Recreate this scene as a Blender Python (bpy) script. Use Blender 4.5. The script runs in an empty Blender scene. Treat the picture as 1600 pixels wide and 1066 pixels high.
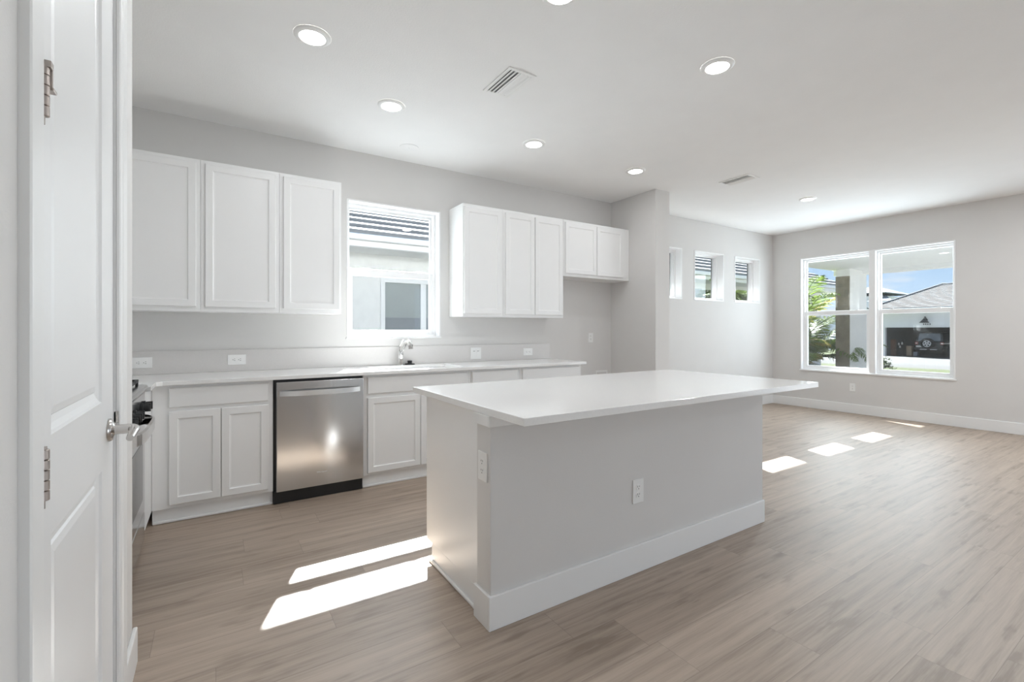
import bpy, bmesh, math, random
from mathutils import Vector, Matrix
random.seed(7)
SC = bpy.context.scene
COL = SC.collection
PI = math.pi

# ------------------------------------------------------------------ camera, world, sun, daylight, fill lights, exposure
cam = bpy.data.cameras.new('camera')
cam.sensor_width = 36.0
cam.lens = 726.99 * 36 / 1600
cam.shift_y = -(533 - 516.49) / 1600
cam.clip_start = 0.02
cam.clip_end = 400
camo = bpy.data.objects.new('camera', cam)
camo.location = (0, -4.2929, 1.2369)
camo.rotation_euler = (math.radians(90), 0, math.radians(-32.6067))
COL.objects.link(camo)
SC.camera = camo

SC.view_settings.view_transform = 'Standard'
SC.view_settings.look = 'None'
SC.view_settings.gamma = 1
SC.view_settings.use_curve_mapping = False
SC.view_settings.exposure = 0.05
try:
    SC.cycles.use_denoising = True
    SC.cycles.max_bounces = 12
    SC.cycles.diffuse_bounces = 8
    SC.cycles.transparent_max_bounces = 24
    SC.cycles.caustics_reflective = False
    SC.cycles.caustics_refractive = False
    SC.cycles.sample_clamp_indirect = 8
except Exception:
    pass

SUN_DIR = Vector((0.40, 1.0, 0.90)).normalized()          # towards the sun
sun = bpy.data.lights.new('sun', 'SUN')
sun.energy = 43
sun.angle = math.radians(0.6)
sun.color = (0.97, 0.985, 1.0)
suno = bpy.data.objects.new('sun', sun)
suno.rotation_euler = SUN_DIR.to_track_quat('Z', 'Y').to_euler()
suno.location = (20, 30, 30)
COL.objects.link(suno)

W = bpy.data.worlds.new('sky')
SC.world = W
W.use_nodes = True
wn, wl = W.node_tree.nodes, W.node_tree.links
wn.clear()
wo = wn.new('ShaderNodeOutputWorld')
wb = wn.new('ShaderNodeBackground')
wb.inputs[1].default_value = 1.4
wt = wn.new('ShaderNodeTexCoord')
wsep = wn.new('ShaderNodeSeparateXYZ')
wl.new(wt.outputs['Generated'], wsep.inputs[0])
wr = wn.new('ShaderNodeValToRGB')
wl.new(wsep.outputs['Z'], wr.inputs[0])
e = wr.color_ramp.elements
e[0].position = 0.0; e[0].color = (0.54, 0.66, 0.80, 1)
e[1].position = 0.6; e[1].color = (0.22, 0.40, 0.72, 1)
m = e.new(0.16); m.color = (0.29, 0.455, 0.68, 1)
wm = wn.new('ShaderNodeMapping')
wm.inputs['Scale'].default_value = (5, 5, 22)
wm.inputs['Location'].default_value = (0.35, 0.2, 0.6)
wl.new(wt.outputs['Generated'], wm.inputs[0])
wnz = wn.new('ShaderNodeTexNoise')
wnz.inputs['Scale'].default_value = 1.0
wnz.inputs['Detail'].default_value = 8
wl.new(wm.outputs[0], wnz.inputs[0])
wc = wn.new('ShaderNodeValToRGB')
wc.color_ramp.elements[0].position = 0.48
wc.color_ramp.elements[1].position = 0.62
wl.new(wnz.outputs[0], wc.inputs[0])
wx = wn.new('ShaderNodeMixRGB')
wx.inputs[2].default_value = (0.66, 0.68, 0.74, 1)
wl.new(wc.outputs[0], wx.inputs[0])
wl.new(wr.outputs[0], wx.inputs[1])
wl.new(wx.outputs[0], wb.inputs[0])
wl.new(wb.outputs[0], wo.inputs[0])

DOWNLIGHT_W = 3.0      # each ceiling light of the kitchen
LIVING_FILL_W = 29.0         # each added fill light on the living area ceiling, out of view
def area_light(name, loc, rot, sx, sy, power, color):
    l = bpy.data.lights.new(name, 'AREA')
    l.shape = 'RECTANGLE'; l.size = sx; l.size_y = sy
    l.energy = power; l.color = color
    o = bpy.data.objects.new(name, l)
    o.location = loc; o.rotation_euler = rot
    COL.objects.link(o)
    return o
# added fill lights at invented openings out of view: right of the double window, and behind the viewpoint
area_light('east_fill', (8.05, -5.3, 1.2), (math.radians(90), 0, math.radians(90)), 3.2, 2.2, 28, (0.78, 0.90, 1.0))
area_light('south_fill', (6.1, -7.55, 1.2), (math.radians(90), 0, 0), 2.8, 2.2, 8, (0.86, 0.94, 1.0))
# daylight of the double and sink windows, then another added fill behind the viewpoint
area_light('front_window_daylight', (8.25, -1.386, 1.5), (math.radians(90), 0, math.radians(90)), 1.85, 1.8, 82, (0.80, 0.91, 1.0))
area_light('sink_window_daylight', (1.4455, 0.225, 1.80), (math.radians(-90), 0, 0), 0.86, 1.2, 13, (0.84, 0.93, 1.0))
area_light('rear_fill', (2.45, -7.55, 1.15), (math.radians(90), 0, 0), 0.8, 2.1, 28, (0.82, 0.92, 1.0))

# ------------------------------------------------------------------ materials
MAT = {}
def nodes_of(name):
    mt = bpy.data.materials.new(name)
    mt.use_nodes = True
    nt = mt.node_tree
    b = nt.nodes['Principled BSDF']
    MAT[name] = mt
    return mt, nt.nodes, nt.links, b

def simple(name, col, rough=0.5, metal=0.0, spec=0.5, noise=0.0, nscale=30, bump=0.0, bscale=200, bdist=0.002):
    mt, n, l, b = nodes_of(name)
    b.inputs['Base Color'].default_value = (*col, 1)
    b.inputs['Roughness'].default_value = rough
    b.inputs['Metallic'].default_value = metal
    b.inputs['Specular IOR Level'].default_value = spec
    tc = n.new('ShaderNodeTexCoord')
    if noise:
        z = n.new('ShaderNodeTexNoise'); z.inputs['Scale'].default_value = nscale; z.inputs['Detail'].default_value = 5
        l.new(tc.outputs['Object'], z.inputs['Vector'])
        r = n.new('ShaderNodeValToRGB')
        r.color_ramp.elements[0].position = 0.3; r.color_ramp.elements[1].position = 0.7
        r.color_ramp.elements[0].color = (*[c * (1 - noise) for c in col], 1)
        r.color_ramp.elements[1].color = (*[min(1, c * (1 + noise)) for c in col], 1)
        l.new(z.outputs[0], r.inputs[0]); l.new(r.outputs[0], b.inputs['Base Color'])
    if bump:
        z = n.new('ShaderNodeTexNoise'); z.inputs['Scale'].default_value = bscale; z.inputs['Detail'].default_value = 3
        l.new(tc.outputs['Object'], z.inputs['Vector'])
        bp = n.new('ShaderNodeBump'); bp.inputs['Strength'].default_value = bump; bp.inputs['Distance'].default_value = bdist
        l.new(z.outputs[0], bp.inputs['Height']); l.new(bp.outputs[0], b.inputs['Normal'])
    return mt

simple('wall_paint', (0.69, 0.677, 0.664), 0.75, noise=0.012, nscale=3, bump=0.25, bscale=160, bdist=0.0015)
simple('ceiling_paint', (0.87, 0.87, 0.868), 0.85, noise=0.01, nscale=4, bump=0.4, bscale=110, bdist=0.002)
simple('trim_white', (0.84, 0.84, 0.835), 0.32, noise=0.006, nscale=5)
simple('cabinet_white', (0.845, 0.845, 0.842), 0.36, noise=0.006, nscale=5)
simple('door_white', (0.83, 0.83, 0.83), 0.34, noise=0.006, nscale=5)
simple('vinyl_white', (0.86, 0.86, 0.86), 0.3, noise=0.006, nscale=6)
simple('quartz', (0.86, 0.855, 0.845), 0.09, spec=0.55, noise=0.02, nscale=140)
simple('quartz_splash', (0.66, 0.64, 0.625), 0.25, noise=0.02, nscale=140)
simple('plate_white', (0.85, 0.85, 0.84), 0.35, noise=0.005)
simple('slot_dark', (0.06, 0.06, 0.06), 0.6, noise=0.05)
simple('duct_grey', (0.22, 0.22, 0.22), 0.7, noise=0.05)
simple('black_plastic', (0.012, 0.012, 0.013), 0.4, noise=0.1)
simple('black_iron', (0.02, 0.02, 0.02), 0.55, noise=0.2, nscale=80, bump=0.2, bscale=300)
simple('chrome', (0.78, 0.77, 0.76), 0.09, 1.0, noise=0.01)
simple('nickel', (0.60, 0.58, 0.56), 0.2, 1.0, noise=0.02)
simple('hinge_metal', (0.44, 0.39, 0.36), 0.34, 1.0, noise=0.06, nscale=60)
simple('handle_steel', (0.86, 0.86, 0.86), 0.3, 1.0, noise=0.01)
simple('oven_glass', (0.02, 0.02, 0.022), 0.08, noise=0.05)
simple('absorber_grey', (0.22, 0.22, 0.21), 0.85, noise=0.05)
simple('stucco', (0.86, 0.855, 0.835), 0.85, noise=0.03, nscale=8, bump=0.3, bscale=60, bdist=0.004)
simple('stucco_shade', (0.90, 0.91, 0.92), 0.85, noise=0.02, nscale=3, bump=0.2, bscale=40, bdist=0.004)
simple('soffit', (0.9, 0.9, 0.89), 0.7, noise=0.02, nscale=12)
simple('stone_taupe', (0.26, 0.225, 0.17), 0.85, noise=0.25, nscale=6, bump=0.5, bscale=20, bdist=0.01)
simple('tile_roof', (0.22, 0.225, 0.23), 0.8, noise=0.12, nscale=5, bump=0.2, bscale=30, bdist=0.004)
simple('tile_roof_pale', (0.125, 0.123, 0.12), 0.8, noise=0.1, nscale=1.5)
simple('grass', (0.07, 0.085, 0.028), 0.9, noise=0.35, nscale=40, bump=0.6, bscale=90, bdist=0.02)
simple('gravel', (0.14, 0.138, 0.135), 0.9, noise=0.15, nscale=30)
simple('porch_concrete', (0.26, 0.258, 0.25), 0.85, noise=0.05, nscale=3)
simple('concrete', (0.125, 0.123, 0.12), 0.9, noise=0.08, nscale=2)
simple('asphalt', (0.10, 0.099, 0.096), 0.9, noise=0.06, nscale=3)
simple('car_black', (0.035, 0.038, 0.042), 0.25, noise=0.1)
simple('rubber', (0.012, 0.012, 0.013), 0.8, noise=0.2, nscale=30)
simple('alloy', (0.80, 0.80, 0.80), 0.35, 0.0, noise=0.02)
simple('tail_red', (0.35, 0.02, 0.02), 0.25, noise=0.05)
simple('lens_white', (0.85, 0.83, 0.8), 0.2, noise=0.02)
simple('car_glass', (0.22, 0.25, 0.29), 0.06, noise=0.05)
simple('wood_brown', (0.14, 0.055, 0.025), 0.6, noise=0.25, nscale=12)
simple('cardboard', (0.36, 0.26, 0.17), 0.8, noise=0.1, nscale=8)
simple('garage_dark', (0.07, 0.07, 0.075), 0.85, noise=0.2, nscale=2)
simple('bark', (0.20, 0.15, 0.09), 0.9, noise=0.3, nscale=20, bump=0.5, bscale=40, bdist=0.01)
simple('shrub_leaf', (0.05, 0.07, 0.022), 0.6, noise=0.4, nscale=9)
simple('palm_leaf', (0.13, 0.19, 0.035), 0.45, noise=0.4, nscale=7)
simple('palm_leaf_yellow', (0.30, 0.26, 0.06), 0.5, noise=0.25, nscale=7)
simple('house_glass_back', (0.34, 0.37, 0.365), 0.5, noise=0.04, nscale=2)
simple('house_glass_reflection', (0.24, 0.26, 0.28), 0.5, noise=0.04, nscale=2)
simple('grey_roof', (0.22, 0.24, 0.25), 0.8, noise=0.1)

def mat_leafy(name, tr=0.35):
    nt = MAT[name].node_tree
    b = nt.nodes['Principled BSDF']
    out = [x for x in nt.nodes if x.type == 'OUTPUT_MATERIAL'][0]
    t = nt.nodes.new('ShaderNodeBsdfTranslucent')
    mx = nt.nodes.new('ShaderNodeMixShader'); mx.inputs[0].default_value = tr
    src = b.inputs['Base Color'].links[0].from_socket
    nt.links.new(src, t.inputs['Color'])
    nt.links.new(b.outputs[0], mx.inputs[1]); nt.links.new(t.outputs[0], mx.inputs[2])
    nt.links.new(mx.outputs[0], out.inputs['Surface'])
for q in ('palm_leaf', 'palm_leaf_yellow', 'shrub_leaf'):
    mat_leafy(q)

def mat_glass():
    mt, n, l, b = nodes_of('glass')
    out = [x for x in n if x.type == 'OUTPUT_MATERIAL'][0]
    n.remove(b)
    t = n.new('ShaderNodeBsdfTransparent'); t.inputs[0].default_value = (0.96, 0.975, 0.97, 1)
    g = n.new('ShaderNodeBsdfGlossy'); g.inputs['Roughness'].default_value = 0.0
    lw = n.new('ShaderNodeLayerWeight'); lw.inputs[0].default_value = 0.5
    p5 = n.new('ShaderNodeMath'); p5.operation = 'POWER'; p5.inputs[1].default_value = 5; l.new(lw.outputs['Facing'], p5.inputs[0])
    f = n.new('ShaderNodeMath'); f.operation = 'MULTIPLY_ADD'; f.inputs[1].default_value = 0.96; f.inputs[2].default_value = 0.035; l.new(p5.outputs[0], f.inputs[0])
    mx = n.new('ShaderNodeMixShader')
    l.new(f.outputs[0], mx.inputs[0]); l.new(t.outputs[0], mx.inputs[1]); l.new(g.outputs[0], mx.inputs[2])
    l.new(mx.outputs[0], out.inputs['Surface'])
mat_glass()
def mat_screen():
    mt, n, l, b = nodes_of('insect_screen')
    out = [x for x in n if x.type == 'OUTPUT_MATERIAL'][0]
    b.inputs['Base Color'].default_value = (0.04, 0.04, 0.04, 1)
    t = n.new('ShaderNodeBsdfTransparent')
    mx = n.new('ShaderNodeMixShader'); mx.inputs[0].default_value = 0.2
    l.new(t.outputs[0], mx.inputs[1]); l.new(b.outputs[0], mx.inputs[2])
    l.new(mx.outputs[0], out.inputs['Surface'])
mat_screen()
def mat_emit(name, col, s):
    mt, n, l, b = nodes_of(name)
    b.inputs['Base Color'].default_value = (0.9, 0.9, 0.9, 1)
    b.inputs['Emission Color'].default_value = (*col, 1)
    b.inputs['Emission Strength'].default_value = s
mat_emit('lamp_lens', (1.0, 0.97, 0.92), 14)

def mat_steel():
    mt, n, l, b = nodes_of('brushed_steel')
    b.inputs['Metallic'].default_value = 1
    b.inputs['Base Color'].default_value = (0.64, 0.64, 0.645, 1)
    b.inputs['Roughness'].default_value = 0.27
    b.inputs['Anisotropic'].default_value = 0.6
    b.inputs['Anisotropic Rotation'].default_value = 0.25
    tc = n.new('ShaderNodeTexCoord')
    z = n.new('ShaderNodeTexNoise'); z.inputs['Scale'].default_value = 4.0; z.inputs['Detail'].default_value = 2
    l.new(tc.outputs['Object'], z.inputs['Vector'])
    r = n.new('ShaderNodeMapRange'); r.inputs['To Min'].default_value = 0.14; r.inputs['To Max'].default_value = 0.17
    l.new(z.outputs[0], r.inputs['Value']); l.new(r.outputs[0], b.inputs['Roughness'])
    tg = n.new('ShaderNodeTangent'); tg.direction_type = 'RADIAL'; tg.axis = 'Z'
    l.new(tg.outputs[0], b.inputs['Tangent'])
mat_steel()

def mat_floor():
    mt, n, l, b = nodes_of('plank_floor')
    def M(op, a=None, bb=None, c=None):
        q = n.new('ShaderNodeMath'); q.operation = op
        for i, v in enumerate((a, bb, c)):
            if v is None: continue
            if isinstance(v, (int, float)): q.inputs[i].default_value = v
            else: l.new(v, q.inputs[i])
        return q.outputs[0]
    tc = n.new('ShaderNodeTexCoord')
    s = n.new('ShaderNodeSeparateXYZ'); l.new(tc.outputs['Object'], s.inputs[0])
    X, Y = s.outputs['X'], s.outputs['Y']
    WD, LN = 0.194, 1.22
    ry = M('DIVIDE', M('ADD', Y, 1.494 + WD * 60), WD)
    row = M('FLOOR', ry); fy = M('FRACT', ry)
    w1 = n.new('ShaderNodeTexWhiteNoise'); w1.noise_dimensions = '1D'; l.new(row, w1.inputs['W'])
    rx = M('DIVIDE', M('ADD', M('ADD', X, 30), M('MULTIPLY', w1.outputs['Value'], LN)), LN)
    colm = M('FLOOR', rx); fx = M('FRACT', rx)
    w2 = n.new('ShaderNodeTexWhiteNoise'); w2.noise_dimensions = '2D'
    cb = n.new('ShaderNodeCombineXYZ'); l.new(row, cb.inputs[0]); l.new(colm, cb.inputs[1]); l.new(cb.outputs[0], w2.inputs['Vector'])
    # grain: stretched along X, shifted per plank
    off = M('MULTIPLY', w2.outputs['Value'], 37.0)
    cg = n.new('ShaderNodeCombineXYZ')
    l.new(M('ADD', M('MULTIPLY', X, 1.1), off), cg.inputs[0]); l.new(M('ADD', M('MULTIPLY', Y, 26), off), cg.inputs[1]); l.new(off, cg.inputs[2])
    g1 = n.new('ShaderNodeTexNoise'); g1.inputs['Scale'].default_value = 1.0; g1.inputs['Detail'].default_value = 9; g1.inputs['Roughness'].default_value = 0.62
    g1.inputs['Distortion'].default_value = 0.25
    l.new(cg.outputs[0], g1.inputs['Vector'])
    cg2 = n.new('ShaderNodeCombineXYZ')
    l.new(M('ADD', M('MULTIPLY', X, 6.0), off), cg2.inputs[0]); l.new(M('ADD', M('MULTIPLY', Y, 150), off), cg2.inputs[1])
    g2 = n.new('ShaderNodeTexNoise'); g2.inputs['Scale'].default_value = 1.0; g2.inputs['Detail'].default_value = 4
    l.new(cg2.outputs[0], g2.inputs['Vector'])
    cg3 = n.new('ShaderNodeCombineXYZ')
    l.new(M('ADD', M('MULTIPLY', X, 2.6), off), cg3.inputs[0]); l.new(M('ADD', M('MULTIPLY', Y, 11), off), cg3.inputs[1])
    g3 = n.new('ShaderNodeTexNoise'); g3.inputs['Scale'].default_value = 1.3; g3.inputs['Detail'].default_value = 3
    l.new(cg3.outputs[0], g3.inputs['Vector'])
    kn = n.new('ShaderNodeValToRGB'); kn.color_ramp.elements[0].position = 0.58; kn.color_ramp.elements[1].position = 0.78
    l.new(g3.outputs[0], kn.inputs[0])
    r = n.new('ShaderNodeValToRGB')
    el = r.color_ramp.elements
    el[0].position = 0.25; el[0].color = (0.250, 0.182, 0.128, 1)
    el[1].position = 0.75; el[1].color = (0.445, 0.350, 0.272, 1)
    mm = el.new(0.5); mm.color = (0.360, 0.278, 0.213, 1)
    tone = M('ADD', M('MULTIPLY', g1.outputs[0], 1.25), M('MULTIPLY', w2.outputs['Value'], 0.17))
    tone = M('ADD', tone, M('MULTIPLY', M('SUBTRACT', g2.outputs[0], 0.5), 0.4))
    tone = M('SUBTRACT', tone, 0.205)
    tone = M('SUBTRACT', tone, M('MULTIPLY', kn.outputs[0], 0.4))
    l.new(tone, r.inputs[0])
    # joints
    dy = M('MULTIPLY', M('MINIMUM', fy, M('SUBTRACT', 1.0, fy)), WD)
    dx = M('MULTIPLY', M('MINIMUM', fx, M('SUBTRACT', 1.0, fx)), LN)
    jt = M('LESS_THAN', M('MINIMUM', dx, dy), 0.0011)
    mx = n.new('ShaderNodeMixRGB'); mx.blend_type = 'MULTIPLY'
    mx.inputs[2].default_value = (0.68, 0.66, 0.64, 1)
    l.new(jt, mx.inputs[0]); l.new(r.outputs[0], mx.inputs[1])
    l.new(mx.outputs[0], b.inputs['Base Color'])
    rr = n.new('ShaderNodeMapRange'); rr.inputs['To Min'].default_value = 0.42; rr.inputs['To Max'].default_value = 0.52
    l.new(g1.outputs[0], rr.inputs['Value']); l.new(rr.outputs[0], b.inputs['Roughness'])
    b.inputs['IOR'].default_value = 1.75
    b.inputs['Specular IOR Level'].default_value = 0.8
    bp = n.new('ShaderNodeBump'); bp.inputs['Strength'].default_value = 0.03; bp.inputs['Distance'].default_value = 0.001
    l.new(M('SUBTRACT', M('ADD', g2.outputs[0], g1.outputs[0]), M('MULTIPLY', jt, 1.0)), bp.inputs['Height'])
    l.new(bp.outputs[0], b.inputs['Normal'])
mat_floor()

# ------------------------------------------------------------------ mesh helpers
OFF = {}
def BM():
    return bmesh.new()

def box(bm, x0, x1, y0, y1, z0, z1):
    vs = [bm.verts.new(p) for p in ((x0, y0, z0), (x1, y0, z0), (x1, y1, z0), (x0, y1, z0), (x0, y0, z1), (x1, y0, z1), (x1, y1, z1), (x0, y1, z1))]
    for f in ((0, 3, 2, 1), (4, 5, 6, 7), (0, 1, 5, 4), (1, 2, 6, 5), (2, 3, 7, 6), (3, 0, 4, 7)):
        bm.faces.new([vs[i] for i in f])
    return vs

def obj(name, bm, mat, parent=None, bevel=0.0, smooth=False, seg=2):
    me = bpy.data.meshes.new(name)
    bmesh.ops.recalc_face_normals(bm, faces=bm.faces[:])
    off = OFF.get(parent.name, Vector()) if parent else Vector()
    if off.length:
        bmesh.ops.translate(bm, verts=bm.verts[:], vec=-off)
    bm.to_mesh(me); bm.free()
    if mat: me.materials.append(MAT[mat])
    o = bpy.data.objects.new(name, me)
    COL.objects.link(o)
    if parent:
        o.parent = parent
        OFF[o.name] = off
    if smooth:
        for p in me.polygons: p.use_smooth = True
        me.set_sharp_from_angle(angle=math.radians(40))
    if bevel:
        md = o.modifiers.new('edge', 'BEVEL')
        md.width = bevel; md.segments = seg; md.limit_method = 'ANGLE'; md.angle_limit = math.radians(40)
    return o

def root(name, loc):
    o = bpy.data.objects.new(name, None)
    o.empty_display_size = 0.1
    COL.objects.link(o)
    o.location = loc
    OFF[o.name] = Vector(loc)
    return o

def tag(o, label, cat, group=None, kind=None):
    o['label'] = label
    o['category'] = cat
    if group: o['group'] = group
    if kind: o['kind'] = kind
    return o

def dup(r, loc, label):
    c = r.copy(); COL.objects.link(c); c.location = loc; c['label'] = label
    OFF[c.name] = Vector(loc)
    for ch in list(r.children):
        d = ch.copy(); COL.objects.link(d); d.parent = c
        for g in list(ch.children):
            h = g.copy(); COL.objects.link(h); h.parent = d
    return c

def cells(bm, us, vs, pred, w0, w1, axes='XZY'):
    """A slab built from a grid of cells (u, v), thick from w0 to w1, with the cells PRED refuses left open."""
    ia = ['XYZ'.index(a) for a in axes]
    cache = {}
    def V(i, j, k):
        key = (i, j, k)
        if key not in cache:
            p = [0, 0, 0]
            p[ia[0]] = us[i]; p[ia[1]] = vs[j]; p[ia[2]] = (w0, w1)[k]
            cache[key] = bm.verts.new(p)
        return cache[key]
    nu, nv = len(us) - 1, len(vs) - 1
    ok = lambda i, j: 0 <= i < nu and 0 <= j < nv and pred((us[i] + us[i + 1]) / 2, (vs[j] + vs[j + 1]) / 2)
    for i in range(nu):
        for j in range(nv):
            if not ok(i, j): continue
            for k in (0, 1):
                bm.faces.new([V(i, j, k), V(i + 1, j, k), V(i + 1, j + 1, k), V(i, j + 1, k)])
            for (di, dj, a, c) in ((-1, 0, (i, j), (i, j + 1)), (1, 0, (i + 1, j), (i + 1, j + 1)), (0, -1, (i, j), (i + 1, j)), (0, 1, (i, j + 1), (i + 1, j + 1))):
                if not ok(i + di, j + dj):
                    bm.faces.new([V(*a, 0), V(*c, 0), V(*c, 1), V(*a, 1)])
    return bm

def ring(bm, a, c):
    n = len(a)
    for i in range(n):
        bm.faces.new([a[i], a[(i + 1) % n], c[(i + 1) % n], c[i]])

def tube(bm, pts, radii, seg=16, cap=True, flat=(1, 1)):
    """Sweep a circle (or ellipse) along pts."""
    pts = [Vector(p) for p in pts]
    rings = []
    up = Vector((0, 0, 1))
    for i, p in enumerate(pts):
        t = (pts[min(i + 1, len(pts) - 1)] - pts[max(i - 1, 0)]).normalized()
        ref = up if abs(t.dot(up)) < 0.95 else Vector((1, 0, 0))
        s = t.cross(ref).normalized(); u = s.cross(t).normalized()
        r = radii[i] if isinstance(radii, (list, tuple)) else radii
        rings.append([bm.verts.new(p + s * math.cos(2 * PI * k / seg) * r * flat[0] + u * math.sin(2 * PI * k / seg) * r * flat[1]) for k in range(seg)])
    for a, c in zip(rings, rings[1:]): ring(bm, a, c)
    if cap:
        bm.faces.new(rings[0][::-1]); bm.faces.new(rings[-1])
    return rings

def lathe(bm, profile, centre, axis='Z', seg=40, cap=True):
    """profile: (radius, height) pairs turned about AXIS through CENTRE."""
    c = Vector(centre)
    ax = {'X': (Vector((0, 1, 0)), Vector((0, 0, 1)), Vector((1, 0, 0))), 'Y': (Vector((1, 0, 0)), Vector((0, 0, 1)), Vector((0, 1, 0))), 'Z': (Vector((1, 0, 0)), Vector((0, 1, 0)), Vector((0, 0, 1)))}[axis]
    rings = [[bm.verts.new(c + (ax[0] * math.cos(2 * PI * k / seg) + ax[1] * math.sin(2 * PI * k / seg)) * r + ax[2] * h) for k in range(seg)] for r, h in profile]
    for a, d in zip(rings, rings[1:]): ring(bm, a, d)
    if cap:
        bm.faces.new(rings[0][::-1]); bm.faces.new(rings[-1])

def nested(bm, O, U, V, N, steps, w, h, close=True):
    """Rectangle w x h at O (axes U, V, outward N): rings at (inset, depth) steps; used for panelled doors."""
    O, U, V, N = Vector(O), Vector(U), Vector(V), Vector(N)
    rs = []
    for ins, d in steps:
        rs.append([bm.verts.new(O + U * u + V * v + N * d) for u, v in ((ins, ins), (w - ins, ins), (w - ins, h - ins), (ins, h - ins))])
    for a, c in zip(rs, rs[1:]): ring(bm, a, c)
    if close: bm.faces.new(rs[-1])
    return rs

def panel_door(x0, x1, z0, z1, yb, t=0.019, stile=0.045):
    """cabinet door facing -Y: slab edge, flat frame, bevelled step, flat centre panel"""
    bm = BM()
    rs = nested(bm, (x0, yb, z0), (1, 0, 0), (0, 0, 1), (0, -1, 0), [(0, 0), (0, t - 0.003), (0.003, t), (stile, t), (stile + 0.006, t - 0.007), (stile + 0.014, t - 0.008)], x1 - x0, z1 - z0)
    bm.faces.new(rs[0][::-1])
    return bm

def slab_front(x0, x1, z0, z1, yb, t=0.019):
    bm = BM()
    rs = nested(bm, (x0, yb, z0), (1, 0, 0), (0, 0, 1), (0, -1, 0), [(0, 0), (0, t - 0.004), (0.004, t)], x1 - x0, z1 - z0)
    bm.faces.new(rs[0][::-1])
    return bm

# ------------------------------------------------------------------ room shell
H = 2.8525
EX = 8.032            # east wall
WT = 0.2              # outer wall thickness
WX = -0.255           # pantry wall plane
RX = -0.95            # wall behind the range
YS = -7.6             # wall behind the camera
W1 = (0.999, 1.892, 1.172, 2.4125)
SM = [(4.905, 5.6244), (5.9114, 6.6239), (6.9204, 7.6258)]
SMZ = (1.686, 2.4074)
FW = (-2.322, -0.4496, 0.6037, 2.3985)

b = BM(); box(b, RX - 0.2, EX + WT, YS - 0.1, 0.2, -0.12, 0)
tag(obj('floor', b, 'plank_floor'), 'grey-brown wood plank floor', 'floor', kind='structure')
b = BM(); box(b, RX - 0.2, EX + WT, YS - 0.1, 0.2, H, H + 0.15)
tag(obj('ceiling', b, 'ceiling_paint'), 'white textured ceiling with round recessed lights', 'ceiling', kind='structure')

def north_ok(x, z):
    if W1[0] < x < W1[1] and W1[2] < z < W1[3]: return False
    for a, c in SM:
        if a < x < c and SMZ[0] < z < SMZ[1]: return False
    return True
b = cells(BM(), sorted([RX - 0.2, W1[0], W1[1], EX + WT] + [v for s in SM for v in s]), sorted([0, W1[2], W1[3], SMZ[0], SMZ[1], H]), north_ok, 0.0, WT, 'XZY')
tag(obj('wall_north', b, 'wall_paint'), 'long light grey wall behind the kitchen run and the three small high windows', 'wall', kind='structure')

b = cells(BM(), sorted([RX - 0.2, W1[0], W1[1], EX + WT] + [v for s in SM for v in s]), sorted([-0.2, W1[2], W1[3], SMZ[0], SMZ[1], 2.61]), north_ok, WT, WT + 0.02, 'XZY')  # unseen sheet outside the kitchen wall, added to cut bounced sunlight
tag(obj('bounce_absorber', b, 'absorber_grey'), 'unseen grey sheet added to damp bounced sunlight', 'wall', kind='structure')

def east_ok(y, z):
    return not (FW[0] < y < FW[1] and FW[2] < z < FW[3]) and not (-6.95 < y < -3.65 and z < FW[3])  # second opening is out of view, made up to admit fill light
b = cells(BM(), [YS, -6.95, -3.65, FW[0], FW[1], 0.0], [0, FW[2], FW[3], H], east_ok, EX, EX + WT, 'YZX')
tag(obj('wall_east', b, 'wall_paint'), 'light grey far wall with the wide double window', 'wall', kind='structure')

b = BM(); box(b, 4.2374, 4.476, -0.707, 0, 0, H)
tag(obj('wall_partition', b, 'wall_paint'), 'short grey stub wall closing the fridge alcove', 'wall', kind='structure')

DY0, DY1, DZ = -3.185, -2.425, 2.445       # pantry door opening
b = cells(BM(), [YS, DY0, DY1, -2.09], [0, DZ, H], lambda y, z: not (DY0 < y < DY1 and z < DZ), WX - 0.115, WX, 'YZX')
tag(obj('wall_west', b, 'wall_paint', bevel=0.006), 'pale wall holding the white pantry door', 'wall', kind='structure')
b = BM(); box(b, RX - 0.2, WX - 0.115, -2.2, -2.09, 0, H)
obj('wall_pantry', b, 'wall_paint')['kind'] = 'structure'
tag(bpy.data.objects['wall_pantry'], 'grey return wall between pantry and range', 'wall', kind='structure')
b = BM(); box(b, RX - 0.2, RX, YS, 0, 0, H)
tag(obj('wall_range', b, 'wall_paint'), 'grey wall behind the range', 'wall', kind='structure')
b = cells(BM(), [RX, 2.0, 2.9, 4.6, 7.6, EX], [0, 2.4, H], lambda x, z: not ((4.6 < x < 7.6 or 2.0 < x < 2.9) and z < 2.4), YS - 0.1, YS, 'XZY')  # both openings are made up, cut for the fill lights
tag(obj('wall_south', b, 'wall_paint'), 'wall behind the viewpoint with openings added for fill light', 'wall', kind='structure')

# baseboards: flat board with a small eased top edge
def baseboard(name, label, segs, h=0.139, t=0.014):
    bm = BM()
    for (x0, x1, y0, y1) in segs:
        box(bm, x0, x1, y0, y1, 0, h)
    return tag(obj(name, bm, 'trim_white', bevel=0.004), label, 'baseboard', kind='structure')
T = 0.014
baseboard('baseboard_east', 'tall white baseboard under the wide double window', [(EX - T, EX, -3.65, 0)])
baseboard('baseboard_north', 'white baseboard under the three small high windows', [(4.476, EX - T, -T, 0)])
baseboard('baseboard_partition', 'white baseboard around the stub wall end', [(4.2374, 4.476, -0.707 - T, -0.707), (4.476, 4.476 + T, -0.707 - T, -T)])
baseboard('baseboard_west', 'short white baseboard between pantry door casing and wall corner', [(WX, WX + T, -2.335, -2.09 + T), (WX, WX + T, YS, -3.28)], h=0.133)

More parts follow.
